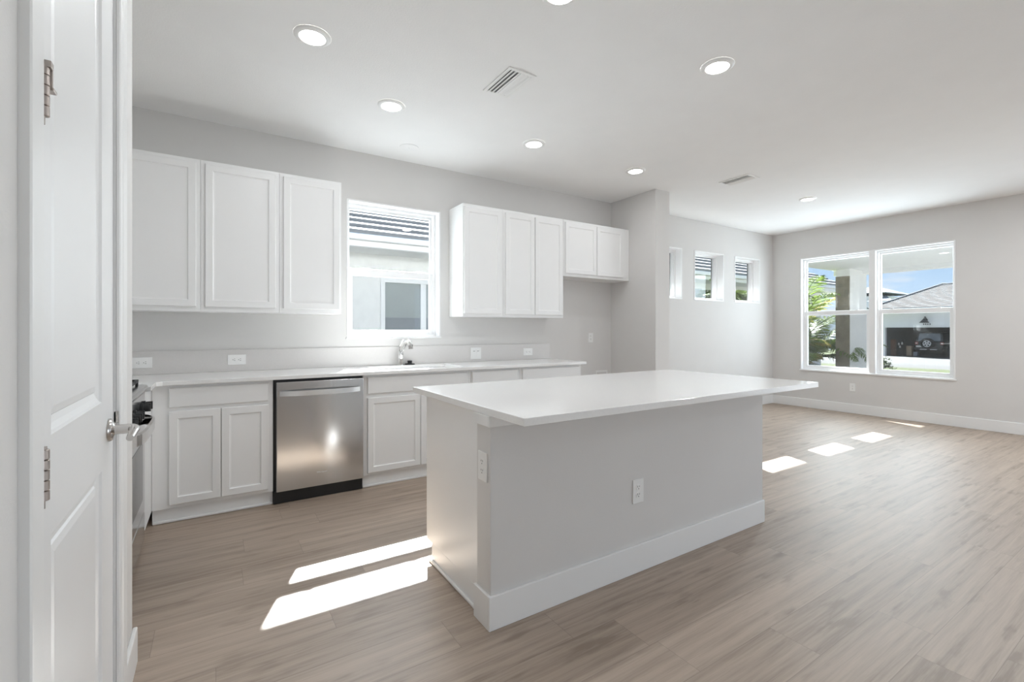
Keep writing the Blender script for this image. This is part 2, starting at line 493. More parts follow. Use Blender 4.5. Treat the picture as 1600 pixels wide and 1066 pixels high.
# ------------------------------------------------------------------ windows
def frame_bars(bm, ax, u0, u1, z0, z1, w0, w1, fw):
    """rectangular frame; ax 'X' runs along X (depth Y) or 'Y' runs along Y (depth X)"""
    def bx(a0, a1, c0, c1):
        if ax == 'X': box(bm, a0, a1, w0, w1, c0, c1)
        else: box(bm, w0, w1, a0, a1, c0, c1)
    l, r, bt, tp = fw if isinstance(fw, tuple) else (fw,) * 4
    bx(u0, u0 + l, z0, z1); bx(u1 - r, u1, z0, z1)
    bx(u0 + l, u1 - r, z0, z0 + bt); bx(u0 + l, u1 - r, z1 - tp, z1)

def plain_box(ax, u0, u1, w0, w1, z0, z1):
    bm = BM()
    if ax == 'X': box(bm, u0, u1, w0, w1, z0, z1)
    else: box(bm, w0, w1, u0, u1, z0, z1)
    return bm

def liner(r, ax, u0, u1, z0, z1, win, wout, sgn):
    """white return lining the opening, standing a little proud of the wall"""
    bm = BM()
    frame_bars(bm, ax, u0 - 0.004, u1 + 0.004, z0 - 0.004, z1 + 0.004, min(win, wout), max(win, wout), 0.016)
    obj('jamb', bm, 'vinyl_white', r, bevel=0.002)

def hung_unit(r, ax, u0, u1, z0, z1, d, zr0, zr1, sg, screen=False):
    """single-hung unit: outer frame at depth d, upper sash deeper, lower sash nearer the room. sg=+1: outside is +depth"""
    fb = BM(); a, c = d, d + 0.085 * sg
    frame_bars(fb, ax, u0, u1, z0, z1, min(a, c), max(a, c), 0.026)
    obj('frame', fb, 'vinyl_white', r, bevel=0.002)
    # upper sash
    a, c = d + 0.048 * sg, d + 0.075 * sg
    ub = BM(); frame_bars(ub, ax, u0 + 0.02, u1 - 0.02, zr0 + 0.005, z1 - 0.02, min(a, c), max(a, c), (0.022, 0.022, zr1 - zr0 - 0.005, 0.03))
    us = obj('sash', ub, 'vinyl_white', r, bevel=0.002)
    obj('pane', plain_box(ax, u0 + 0.04, u1 - 0.04, d + 0.060 * sg, d + 0.064 * sg, zr1 - 0.002, z1 - 0.048), 'glass', us)
    # lower sash
    a, c = d + 0.012 * sg, d + 0.044 * sg
    lb = BM(); frame_bars(lb, ax, u0 + 0.02, u1 - 0.02, z0 + 0.018, zr1 - 0.004, min(a, c), max(a, c), (0.042, 0.042, 0.042, zr1 - zr0 - 0.004))
    ls = obj('sash', lb, 'vinyl_white', r, bevel=0.003)
    obj('pane', plain_box(ax, u0 + 0.06, u1 - 0.06, d + 0.026 * sg, d + 0.030 * sg, z0 + 0.058, zr0 + 0.002), 'glass', ls)
    um = (u0 + u1) / 2
    for q in (u0 + (u1 - u0) * 0.2, u1 - (u1 - u0) * 0.2):
        obj('latch', plain_box(ax, q - 0.02, q + 0.02, *sorted((d + 0.014 * sg, d + 0.044 * sg)), zr1 - 0.004, zr1 + 0.006), 'vinyl_white', r, bevel=0.003)
    if screen:
        obj('insect_screen', plain_box(ax, u0 + 0.03, u1 - 0.03, *sorted((d + 0.078 * sg, d + 0.079 * sg)), z0 + 0.02, zr0), 'insect_screen', r)

# kitchen window
r = root('window_1', (1.4455, 0.0, W1[2]))
tag(r, 'single-hung white window above the kitchen sink', 'window', kind='structure')
liner(r, 'X', W1[0], W1[1], W1[2], W1[3], -0.008, 0.085, 1)
hung_unit(r, 'X', W1[0] + 0.008, W1[1] - 0.008, W1[2] + 0.008, W1[3] - 0.008, 0.085, 1.745, 1.815, 1)
b = BM(); box(b, W1[0] - 0.012, W1[1] + 0.012, -0.016, 0.06, W1[2] - 0.012, W1[2] + 0.004)
obj('sill', b, 'vinyl_white', r, bevel=0.003)

small_labels = ['small high square window half hidden by the stub wall', 'small high square window between the two other small ones', 'small high square window nearest the far corner']
for i, (a, c) in enumerate(SM):
    r = root('window_%d' % (i + 2), ((a + c) / 2, 0, SMZ[0]))
    tag(r, small_labels[i], 'window', kind='structure')
    liner(r, 'X', a, c, SMZ[0], SMZ[1], -0.006, 0.1, 1)
    fb = BM(); frame_bars(fb, 'X', a + 0.01, c - 0.01, SMZ[0] + 0.01, SMZ[1] - 0.01, 0.1, 0.17, 0.028)
    obj('frame', fb, 'vinyl_white', r, bevel=0.003)
    sb = BM(); frame_bars(sb, 'X', a + 0.032, c - 0.032, SMZ[0] + 0.032, SMZ[1] - 0.032, 0.135, 0.165, 0.016)
    s = obj('sash', sb, 'vinyl_white', r, bevel=0.002)
    obj('pane', plain_box('X', a + 0.044, c - 0.044, 0.148, 0.152, SMZ[0] + 0.044, SMZ[1] - 0.044), 'glass', s)

# double front window
r = root('window_5', (EX, (FW[0] + FW[1]) / 2, FW[2]))
tag(r, 'wide double white window looking out on palm, porch and street', 'window', kind='structure')
liner(r, 'Y', FW[0], FW[1], FW[2], FW[3], EX - 0.008, EX + 0.06, 1)
b = BM(); box(b, EX + 0.0, EX + 0.15, -1.463, -1.383, FW[2], FW[3])
obj('mullion', b, 'vinyl_white', r, bevel=0.003)
hung_unit(r, 'Y', -1.39, FW[1] - 0.008, FW[2] + 0.012, FW[3] - 0.008, EX + 0.06, 1.478, 1.545, 1, True)
hung_unit(r, 'Y', FW[0] + 0.008, -1.456, FW[2] + 0.012, FW[3] - 0.008, EX + 0.06, 1.478, 1.545, 1, True)
b = BM(); box(b, EX - 0.018, EX + 0.05, FW[0] - 0.014, FW[1] + 0.014, FW[2] - 0.014, FW[2] + 0.004)
obj('sill', b, 'vinyl_white', r, bevel=0.003)

# ------------------------------------------------------------------ pantry door (closed, seen almost edge-on)
r = root('door_1', (WX, (DY0 + DY1) / 2, 0))
tag(r, 'white two-panel pantry door with metal lever at the left', 'door', kind='structure')
SX = -0.262
b = BM()
y0, y1, z0, z1 = DY0 + 0.006, DY1 - 0.006, 0.012, DZ - 0.008
pl, pr = -3.074, -2.598       # panel sides
rails = [(z0, 0.24), (0.848, 1.038), (2.27, z1)]
def quadx(bm, ya, yb, za, zb, x):
    bm.faces.new([bm.verts.new(p) for p in ((x, ya, za), (x, yb, za), (x, yb, zb), (x, ya, zb))])
quadx(b, y0, pl, z0, z1, SX); quadx(b, pr, y1, z0, z1, SX)
for a, c in rails: quadx(b, pl, pr, a, c, SX)
for a, c in ((0.24, 0.848), (1.038, 2.27)):
    nested(b, (SX, pl, a), (0, 1, 0), (0, 0, 1), (1, 0, 0), [(0, 0), (0.004, -0.006), (0.016, -0.010), (0.030, -0.013), (0.034, -0.009), (0.05, -0.006)], pr - pl, c - a)
bk = [(SX - 0.035, y0, z0), (SX - 0.035, y1, z0), (SX - 0.035, y1, z1), (SX - 0.035, y0, z1)]
ft = [(SX, y0, z0), (SX, y1, z0), (SX, y1, z1), (SX, y0, z1)]
vb = [b.verts.new(p) for p in bk]; vf = [b.verts.new(p) for p in ft]
b.faces.new(vb)
ring(b, vf, vb)
me_slab = obj('slab', b, 'door_white', r)
b = BM()   # jamb
box(b, WX - 0.115, WX - 0.001, DY0 - 0.012, DY0 + 0.003, 0, DZ + 0.01)
box(b, WX - 0.115, WX - 0.001, DY1 - 0.003, DY1 + 0.012, 0, DZ + 0.01)
box(b, WX - 0.115, WX - 0.001, DY0 - 0.012, DY1 + 0.012, DZ - 0.004, DZ + 0.012)
obj('jamb', b, 'door_white', r)
def casing(bm, ya, yb, inner_low):
    """stepped casing profile in plan, from inner edge ya to outer edge yb, full height"""
    s = 1 if yb > ya else -1
    w = abs(yb - ya)
    prof = [(0, 0), (0, 0.007), (0.004, 0.010), (0.30 * w, 0.011), (0.36 * w, 0.0135), (0.9 * w, 0.0155), (w - 0.003, 0.0155), (w, 0.013), (w, 0)]
    rs = []
    for z in (0.0, DZ + 0.09):
        rs.append([bm.verts.new((WX + p[1], ya + s * p[0], z)) for p in prof])
    ring(bm, rs[0], rs[1]); bm.faces.new(rs[0]); bm.faces.new(rs[1][::-1])
b = BM(); casing(b, DY1 + 0.002, DY1 + 0.09, 0)
obj('casing', b, 'trim_white', r)
b = BM(); casing(b, DY0 - 0.004, DY0 - 0.094, 0)
obj('casing', b, 'trim_white', r)
b = BM(); box(b, WX, WX + 0.0135, DY0 - 0.094, DY1 + 0.09, DZ + 0.005, DZ + 0.09)
obj('casing', b, 'trim_white', r, bevel=0.002)
# hinges
def hinge(zc, stop):
    bm = BM()
    hy, hx = DY0 + 0.004, WX + 0.006
    for k in range(5):
        a = zc - 0.0445 + k * 0.0178
        lathe(bm, [(0.0078, a + 0.0006), (0.0088, a + 0.0014), (0.0088, a + 0.0164), (0.0078, a + 0.0172)], (hx, hy, 0), 'Z', 16)
    box(bm, WX - 0.03, hx, hy - 0.0012, hy + 0.0012, zc - 0.0445, zc + 0.0445)
    h = obj('hinge', bm, 'hinge_metal', r, smooth=True)
    p = BM()
    lathe(p, [(0.003, zc - 0.058), (0.003, zc - 0.044)], (hx, hy, 0), 'Z', 10)
    lathe(p, [(0.0055, zc + 0.0445), (0.0055, zc + 0.049)], (hx, hy, 0), 'Z', 12)
    obj('pin', p, 'hinge_metal', h, smooth=True)
    if stop:
        p = BM()
        box(p, hx - 0.006, hx + 0.012, hy - 0.007, hy + 0.009, zc + 0.040, zc + 0.052)
        box(p, hx + 0.004, hx + 0.010, hy + 0.010, hy + 0.016, zc + 0.008, zc + 0.046)
        box(p, hx + 0.002, hx + 0.012, hy + 0.008, hy + 0.03, zc + 0.006, zc + 0.012)
        obj('door_stop', p, 'hinge_metal', h, bevel=0.0015)
for zc, st in ((0.25, False), (0.987, False), (1.651, True), (2.30, False)):
    hinge(zc, st)
# lever handle
b = BM()
ly, lz = -2.505, 0.944
lathe(b, [(0.034, 0.0), (0.034, 0.004), (0.030, 0.010), (0.016, 0.014), (0.0135, 0.016)], (SX, ly, lz), 'X', 40)
hd = obj('door_handle', b, 'nickel', r, smooth=True)
b = BM()
tube(b, [(SX + 0.012, ly, lz), (SX + 0.045, ly, lz), (SX + 0.056, ly - 0.004, lz), (SX + 0.062, ly - 0.014, lz), (SX + 0.064, ly - 0.03, lz), (SX + 0.062, ly - 0.06, lz - 0.006), (SX + 0.060, ly - 0.088, lz - 0.013)],
     [0.0142, 0.0142, 0.0142, 0.0135, 0.0125, 0.0105, 0.0095], 20)
obj('lever', b, 'nickel', hd, smooth=True)

b = BM(); box(b, WX - 0.006, WX + 0.006, DY1 - 0.003, DY1 - 0.0012, 0.952, 0.988)
obj('strike_plate', b, 'nickel', r, bevel=0.001)

# ------------------------------------------------------------------ cabinets
def cabinet(name, label, cat, x0, x1, yb, yf, z0, z1, fronts, group, kick=None, side=None):
    r = root(name, ((x0 + x1) / 2, (yb + yf) / 2, 0 if kick else z0))
    tag(r, label, cat, group)
    b = BM(); box(b, x0 + 0.0005, x1 - 0.0005, yf, yb, z0, z1)
    obj('carcass', b, 'cabinet_white', r, bevel=0.0015)
    for f in fronts:
        k, a, c, za, zb = f
        if k == 'door': obj('door', panel_door(a, c, za, zb, yf), 'cabinet_white', r)
        else: obj('drawer_front' if k == 'drawer' else 'false_front', slab_front(a, c, za, zb, yf), 'cabinet_white', r)
    if kick:
        b = BM(); box(b, x0 + 0.0005, x1 - 0.0005, -0.572, -0.5, 0, z0)
        obj('toe_kick', b, 'cabinet_white', r)
        b = BM(); box(b, x0 + 0.0005, x1 - 0.0005, -0.590, -0.572, 0, 0.018)
        obj('shoe_molding', b, 'trim_white', r, bevel=0.006)
    return r

UB, UT, UF = 1.372, 2.454, -0.305
GU = 'white wall cabinets along the kitchen wall'
cabinet('wall_cabinet', 'tall white wall cabinet cut off by the pantry door casing', 'cabinet', RX + 0.002, -0.082, -0.001, UF, UB, UT, [('door', -0.62, -0.109, 1.407, 2.427)], GU)
cabinet('wall_cabinet', 'tall white wall cabinet, second left of the kitchen window, with widest single door', 'cabinet', -0.082, 0.422, -0.001, UF, UB, UT, [('door', -0.055, 0.395, 1.407, 2.427)], GU)
cabinet('wall_cabinet', 'tall white single-door wall cabinet directly left of the kitchen window', 'cabinet', 0.422, 0.8813, -0.001, UF, UB, UT, [('door', 0.449, 0.864, 1.407, 2.427)], GU)
cabinet('wall_cabinet', 'tall white single-door wall cabinet directly right of the kitchen window', 'cabinet', 1.9944, 2.443, -0.001, UF, UB, UT, [('door', 2.006, 2.419, 1.400, 2.422)], GU)
cabinet('wall_cabinet', 'tall white two-door wall cabinet beside the short fridge cabinet', 'cabinet', 2.443, 3.216, -0.001, UF, UB, UT, [('door', 2.468, 2.822, 1.400, 2.422), ('door', 2.832, 3.199, 1.400, 2.422)], GU)
cabinet('wall_cabinet', 'short white two-door wall cabinet over the empty fridge alcove', 'cabinet', 3.218, 4.2355, -0.001, UF, 1.8345, UT, [('door', 3.240, 3.694, 1.866, 2.424), ('door', 3.704, 4.121, 1.866, 2.424)], GU)

BF, BB, BZ, BT = -0.598, -0.001, 0.094, 0.888
GB = 'white base cabinets under the kitchen counter'
cabinet('base_cabinet', 'white two-door base cabinet between range corner and dishwasher', 'cabinet', -0.333, 0.351, BB, BF, BZ, BT,
        [('false', -0.245, 0.321, 0.742, 0.868), ('door', -0.245, 0.036, 0.120, 0.716), ('door', 0.040, 0.321, 0.120, 0.716)], GB, kick=True)
cabinet('base_cabinet', 'white sink base cabinet right of the dishwasher', 'cabinet', 0.979, 1.908, BB, BF, BZ, BT,
        [('false', 1.012, 1.885, 0.738, 0.868), ('door', 1.012, 1.446, 0.116, 0.706), ('door', 1.451, 1.885, 0.116, 0.706)], GB, kick=True)
cabinet('base_cabinet', 'narrow white base cabinet behind the island, right of the sink', 'cabinet', 1.908, 2.448, BB, BF, BZ, BT,
        [('drawer', 1.934, 2.424, 0.738, 0.868), ('door', 1.934, 2.424, 0.116, 0.706)], GB, kick=True)
cabinet('base_cabinet', 'white base cabinet at the right end of the kitchen counter', 'cabinet', 2.448, 3.214, BB, BF, BZ, BT,
        [('drawer', 2.474, 3.176, 0.738, 0.868), ('door', 2.474, 2.822, 0.116, 0.706), ('door', 2.828, 3.176, 0.116, 0.706)], GB, kick=True)
r = root('corner_cabinet', (-0.6, -0.45, 0))
tag(r, 'white corner base filler in the angle beside the range', 'cabinet', GB)
b = BM(); box(b, RX + 0.002, -0.334, -0.925, -0.002, BZ, BT)
obj('carcass', b, 'cabinet_white', r, bevel=0.0015)
b = BM(); box(b, RX + 0.002, -0.375, -0.92, -0.002, 0, BZ)
obj('toe_kick', b, 'cabinet_white', r)
r = root('base_cabinet', (-0.6, -1.89, 0))
tag(r, 'narrow white base cabinet between range and pantry wall', 'cabinet', GB)
b = BM(); box(b, RX + 0.002, -0.334, -2.088, -1.70, BZ, BT)
obj('carcass', b, 'cabinet_white', r, bevel=0.0015)
b = BM(); box(b, RX + 0.002, -0.375, -2.088, -1.70, 0, BZ)
obj('toe_kick', b, 'cabinet_white', r)

# ------------------------------------------------------------------ kitchen countertop with sink cut-out, backsplash
SKX, SKY = (1.14, 1.88), (-0.535, -0.145)
def top_ok(x, y):
    if SKX[0] < x < SKX[1] and SKY[0] < y < SKY[1]: return False
    if y < -0.647: return x < -0.305
    return True
b = cells(BM(), [RX, -0.305, SKX[0], SKX[1], 3.2492], [-0.927, -0.647, SKY[0], SKY[1], 0.0], top_ok, 0.8885, 0.9148, 'XYZ')
# chamfered inner corner
v = [b.verts.new(p) for p in ((-0.305, -0.68, 0.8885), (-0.272, -0.647, 0.8885), (-0.305, -0.647, 0.8885), (-0.305, -0.68, 0.9148), (-0.272, -0.647, 0.9148), (-0.305, -0.647, 0.9148))]
for f in ((0, 1, 2), (3, 4, 5), (0, 1, 4, 3), (1, 2, 5, 4), (2, 0, 3, 5)): b.faces.new([v[i] for i in f])
ct = tag(obj('countertop', b, 'quartz', bevel=0.002), 'white quartz kitchen countertop running under the window', 'countertop')
b = BM(); box(b, RX + 0.02, 3.2492, -0.019, -0.0005, 0.9152, 1.0859)
tag(obj('backsplash', b, 'quartz_splash', bevel=0.0015), 'low stone backsplash strip along the kitchen wall', 'backsplash')
b = BM(); box(b, RX, -0.305, -2.088, -1.695, 0.8885, 0.9148)
tag(obj('countertop', b, 'quartz', bevel=0.002), 'short white countertop piece between range and pantry wall', 'countertop')

# sink
r = root('sink', ((SKX[0] + SKX[1]) / 2, -0.34, 0.70))
tag(r, 'undermount sink basin below the kitchen window', 'sink')
b = BM()
def rr(x0, x1, y0, y1, z, rad, n=5):
    out = []
    for cx, cy, a0 in ((x1 - rad, y1 - rad, 0), (x0 + rad, y1 - rad, 90), (x0 + rad, y0 + rad, 180), (x1 - rad, y0 + rad, 270)):
        for k in range(n + 1):
            a = math.radians(a0 + 90 * k / n)
            out.append(b.verts.new((cx + rad * math.cos(a), cy + rad * math.sin(a), z)))
    return out
e1 = rr(SKX[0] - 0.02, SKX[1] + 0.02, SKY[0] - 0.02, SKY[1] + 0.02, 0.8875, 0.03)
e2 = rr(SKX[0] + 0.004, SKX[1] - 0.004, SKY[0] + 0.004, SKY[1] - 0.004, 0.8875, 0.03)
e3 = rr(SKX[0] + 0.01, SKX[1] - 0.01, SKY[0] + 0.01, SKY[1] - 0.01, 0.70, 0.04)
e4 = rr(SKX[0] + 0.03, SKX[1] - 0.03, SKY[0] + 0.03, SKY[1] - 0.03, 0.685, 0.04)
ring(b, e1, e2); ring(b, e2, e3); ring(b, e3, e4); b.faces.new(e4)
obj('basin', b, 'brushed_steel', r, smooth=True)
b = BM(); lathe(b, [(0.055, 0.686), (0.055, 0.690), (0.04, 0.690), (0.035, 0.687)], (1.51, -0.34, 0), 'Z', 28)
obj('drain', b, 'chrome', r, smooth=True)

# faucet: short body leaning over the sink with a pull-out head
FX, FY, FZ = 1.462, -0.085, 0.9148
r = root('faucet', (FX, FY, FZ))
tag(r, 'chrome pull-out kitchen faucet below the window', 'faucet')
b = BM(); lathe(b, [(0.029, 0.0), (0.029, 0.006), (0.0255, 0.012), (0.024, 0.055), (0.021, 0.062)], (FX, FY, FZ), 'Z', 32)
obj('base', b, 'chrome', r, smooth=True)
b = BM(); tube(b, [(FX, FY, FZ + 0.055), (FX + 0.003, FY - 0.008, FZ + 0.10), (FX + 0.009, FY - 0.028, FZ + 0.15), (FX + 0.016, FY - 0.06, FZ + 0.19), (FX + 0.022, FY - 0.095, FZ + 0.212), (FX + 0.027, FY - 0.13, FZ + 0.214)],
     [0.0215, 0.0195, 0.0185, 0.0185, 0.019, 0.019], 24)
obj('spout', b, 'chrome', r, smooth=True)
b = BM(); tube(b, [(FX + 0.026, FY - 0.122, FZ + 0.216), (FX + 0.030, FY - 0.150, FZ + 0.207), (FX + 0.033, FY - 0.168, FZ + 0.185), (FX + 0.034, FY - 0.174, FZ + 0.155)], [0.019, 0.0225, 0.023, 0.0215], 24)
obj('spray_head', b, 'nickel', r, smooth=True)
b = BM(); tube(b, [(FX - 0.014, FY - 0.004, FZ + 0.07), (FX - 0.017, FY - 0.006, FZ + 0.13), (FX - 0.012, FY - 0.014, FZ + 0.18), (FX + 0.004, FY - 0.03, FZ + 0.222), (FX + 0.012, FY - 0.04, FZ + 0.236)], [0.011, 0.010, 0.009, 0.008, 0.007], 14)
obj('handle', b, 'chrome', r, smooth=True)

SXP, SYP = 1.553, -0.075
r = root('sink_stopper', (SXP, SYP, 0.9148))
tag(r, 'black round sink stopper standing on the counter beside the faucet', 'stopper')
b = BM(); lathe(b, [(0.046, 0.0), (0.047, 0.004), (0.044, 0.010), (0.024, 0.012)], (SXP, SYP, 0.9148), 'Z', 32)
obj('flange', b, 'black_plastic', r, smooth=True)
b = BM(); lathe(b, [(0.021, 0.011), (0.019, 0.026), (0.023, 0.031), (0.022, 0.037), (0.008, 0.039)], (SXP, SYP, 0.9148), 'Z', 28)
obj('knob', b, 'black_plastic', r, smooth=True)

# ------------------------------------------------------------------ dishwasher
r = root('dishwasher', (0.665, -0.3, 0))
tag(r, 'stainless steel dishwasher with bar handle and black toe kick', 'dishwasher')
b = BM(); box(b, 0.3535, 0.9765, -0.588, -0.03, 0.012, 0.8865)
obj('tub', b, 'black_plastic', r)
b = BM(); box(b, 0.369, 0.975, -0.630, -0.589, 0.090, 0.868)
obj('door', b, 'brushed_steel', r, bevel=0.004)
b = BM()     # bowed bar handle
n = 16
rs = []
for k in range(n + 1):
    t = k / n; x = 0.390 + 0.556 * t
    yb_ = -0.630 - 0.052 * (1 - abs(2 * t - 1) ** 3.2)
    th = 0.012
    rs.append([b.verts.new(p) for p in ((x, yb_, 0.768), (x, yb_ - th, 0.770), (x, yb_ - th, 0.804), (x, yb_, 0.806))])
for a, c in zip(rs, rs[1:]): ring(b, a, c)
b.faces.new(rs[0]); b.faces.new(rs[-1][::-1])
obj('handle', b, 'handle_steel', r, smooth=True)
b = BM(); box(b, 0.352, 0.973, -0.604, -0.589, 0.003, 0.086)
obj('toe_kick', b, 'black_plastic', r)
# small maker's lettering low on the door
cu = bpy.data.curves.new('lettering', 'FONT'); cu.body = 'Whirlpool'; cu.size = 0.017; cu.extrude = 0.0002; cu.align_x = 'CENTER'
tmp = bpy.data.objects.new('lettering_source', cu); COL.objects.link(tmp)
dg = bpy.context.evaluated_depsgraph_get(); dg.update()
me = bpy.data.meshes.new_from_object(tmp.evaluated_get(dg))
COL.objects.unlink(tmp); bpy.data.objects.remove(tmp)
b = BM(); b.from_mesh(me); bpy.data.meshes.remove(me)
bmesh.ops.transform(b, matrix=Matrix.Translation((0.672, -0.6305, 0.186)) @ Matrix.Rotation(PI / 2, 4, 'X'), verts=b.verts[:])
obj('lettering', b, 'alloy', r)

# ------------------------------------------------------------------ gas range on the left, seen past the door casing
RF = -0.338
ry0, ry1 = -1.692, -0.930
r = root('gas_range', (-0.64, (ry0 + ry1) / 2, 0))
tag(r, 'stainless gas range with black knobs, mostly hidden by the pantry door', 'range')
b = BM(); box(b, RX + 0.01, RF - 0.012, ry0 + 0.002, ry1 - 0.003, 0.03, 0.895)
obj('body', b, 'brushed_steel', r, bevel=0.002)
b = BM()   # cooktop with rolled front
prof = [(RX + 0.01, 0.896), (RF - 0.01, 0.896), (RF + 0.012, 0.900), (RF + 0.020, 0.912), (RF + 0.014, 0.926), (RF - 0.01, 0.932), (RF - 0.05, 0.927), (RX + 0.01, 0.925)]
rs = [[b.verts.new((x, y, z)) for x, z in prof] for y in (ry0, ry1 - 0.001)]
ring(b, rs[0], rs[1]); b.faces.new(rs[0]); b.faces.new(rs[1][::-1])
obj('cooktop', b, 'brushed_steel', r, smooth=True)
for g in range(2):
    b = BM(); ya = ry0 + 0.02 + g * 0.362; yb_ = ya + 0.36
    for q in range(4):
        y = ya + 0.02 + q * 0.1067
        box(b, RX + 0.08, RF - 0.02, y - 0.006, y + 0.006, 0.946, 0.962)
    for x in (RX + 0.08, RX + 0.25, RX + 0.42, RF - 0.035):
        box(b, x, x + 0.014, ya + 0.01, yb_ - 0.01, 0.944, 0.960)
        for y in (ya + 0.012, yb_ - 0.024): box(b, x, x + 0.014, y, y + 0.012, 0.926, 0.95)
    obj('grate', b, 'black_iron', r, bevel=0.003)
for x in (RX + 0.19, RF - 0.15):
    for y in (ry0 + 0.2, ry1 - 0.2):
        b = BM(); lathe(b, [(0.05, 0.926), (0.05, 0.936), (0.036, 0.938), (0.034, 0.944)], (x, y, 0), 'Z', 24)
        obj('burner', b, 'black_iron', r, smooth=True)
b = BM()   # sloped control panel
prof = [(RF - 0.012, 0.745), (RF + 0.006, 0.748), (RF + 0.004, 0.885), (RF - 0.012, 0.894)]
rs = [[b.verts.new((x, y, z)) for x, z in prof] for y in (ry0 + 0.002, ry1 - 0.003)]
ring(b, rs[0], rs[1]); b.faces.new(rs[0]); b.faces.new(rs[1][::-1])
obj('control_panel', b, 'brushed_steel', r)
for y in (-1.002, -1.097, -1.36, -1.455, -1.60):
    b = BM(); lathe(b, [(0.026, 0.002), (0.026, 0.010), (0.0205, 0.012), (0.019, 0.036), (0.017, 0.038)], (RF + 0.004, y, 0.818), 'X', 28)
    box(b, RF + 0.018, RF + 0.046, y - 0.006, y + 0.006, 0.797, 0.839)
    obj('knob', b, 'black_plastic', r, smooth=True)
b = BM(); box(b, RF - 0.012, RF + 0.004, ry0 + 0.004, ry1 - 0.006, 0.215, 0.738)
od = obj('oven_door', b, 'brushed_steel', r, bevel=0.004)
b = BM(); box(b, RF + 0.003, RF + 0.0055, ry0 + 0.09, ry1 - 0.1, 0.30, 0.62)
obj('window', b, 'oven_glass', od, bevel=0.001)
b = BM(); n = 20; rs = []
for k in range(n + 1):
    t = k / n; y = ry1 - 0.03 - (0.70) * t
    x = RF + 0.004 + 0.053 * (1 - abs(2 * t - 1) ** 5)
    rs.append([b.verts.new(p) for p in ((x, y, 0.706), (x + 0.012, y, 0.710), (x + 0.012, y, 0.760), (x, y, 0.764))])
for a, c in zip(rs, rs[1:]): ring(b, a, c)
b.faces.new(rs[0]); b.faces.new(rs[-1][::-1])
obj('handle', b, 'chrome', od, smooth=True)
b = BM(); box(b, RF - 0.012, RF + 0.003, ry0 + 0.004, ry1 - 0.006, 0.045, 0.205)
obj('drawer', b, 'brushed_steel', r, bevel=0.004)
for y in (ry0 + 0.05, ry1 - 0.05):
    b = BM(); lathe(b, [(0.018, 0.0), (0.018, 0.03)], (RF - 0.06, y, 0), 'Z', 16); obj('leg', b, 'black_plastic', r)

# ------------------------------------------------------------------ island
r = root('kitchen_island', (2.0, -2.3, 0))
tag(r, 'white kitchen island with grey back wall and white quartz top', 'island')
b = BM(); box(b, 0.954, 3.1652, -2.8825, -1.7505, 0.884, 0.9148)
obj('countertop', b, 'quartz', r, bevel=0.002)
PX0, PX1, PF, PB = 0.9605, 2.9985, -2.626, -2.508
b = BM(); box(b, PX0, PX1, PF, PB, 0, 0.8838)
obj('knee_wall', b, 'wall_paint', r, bevel=0.004)
b = BM()
box(b, PX0 - 0.014, PX1, PF - 0.014, PF, 0, 0.1415)
box(b, PX0 - 0.014, PX0, PF, PB + 0.006, 0, 0.1415)
obj('baseboard', b, 'trim_white', r, bevel=0.003)
b = BM()
box(b, PX0 - 0.012, PX1, PF - 0.012, PF, 0.838, 0.8836)
box(b, PX0 - 0.012, PX0, PF, PB + 0.004, 0.838, 0.8836)
obj('trim_band', b, 'trim_white', r, bevel=0.002)
b = BM(); box(b, 0.98, PX1 - 0.02, -2.505, -1.892, 0.100, 0.8836); box(b, 0.98, PX1 - 0.02, -2.505, -1.965, 0, 0.1001)
obj('carcass', b, 'cabinet_white', r, bevel=0.0015)
b = BM(); box(b, 0.967, 0.98, -2.502, -1.948, 0, 0.018)
obj('shoe_molding', b, 'trim_white', r, bevel=0.006)
bw = (PX1 - 0.02 - 0.98) / 4
for k in range(4):    # kitchen-side doors and drawers
    a = 0.98 + bw * k + 0.02; c = a + bw - 0.04
    for nm, za, zb in (('door', 0.126, 0.716), ('drawer_front', 0.742, 0.868)):
        b = BM(); box(b, a, c, -1.8925, -1.873, za, zb); obj(nm, b, 'cabinet_white', r, bevel=0.003)

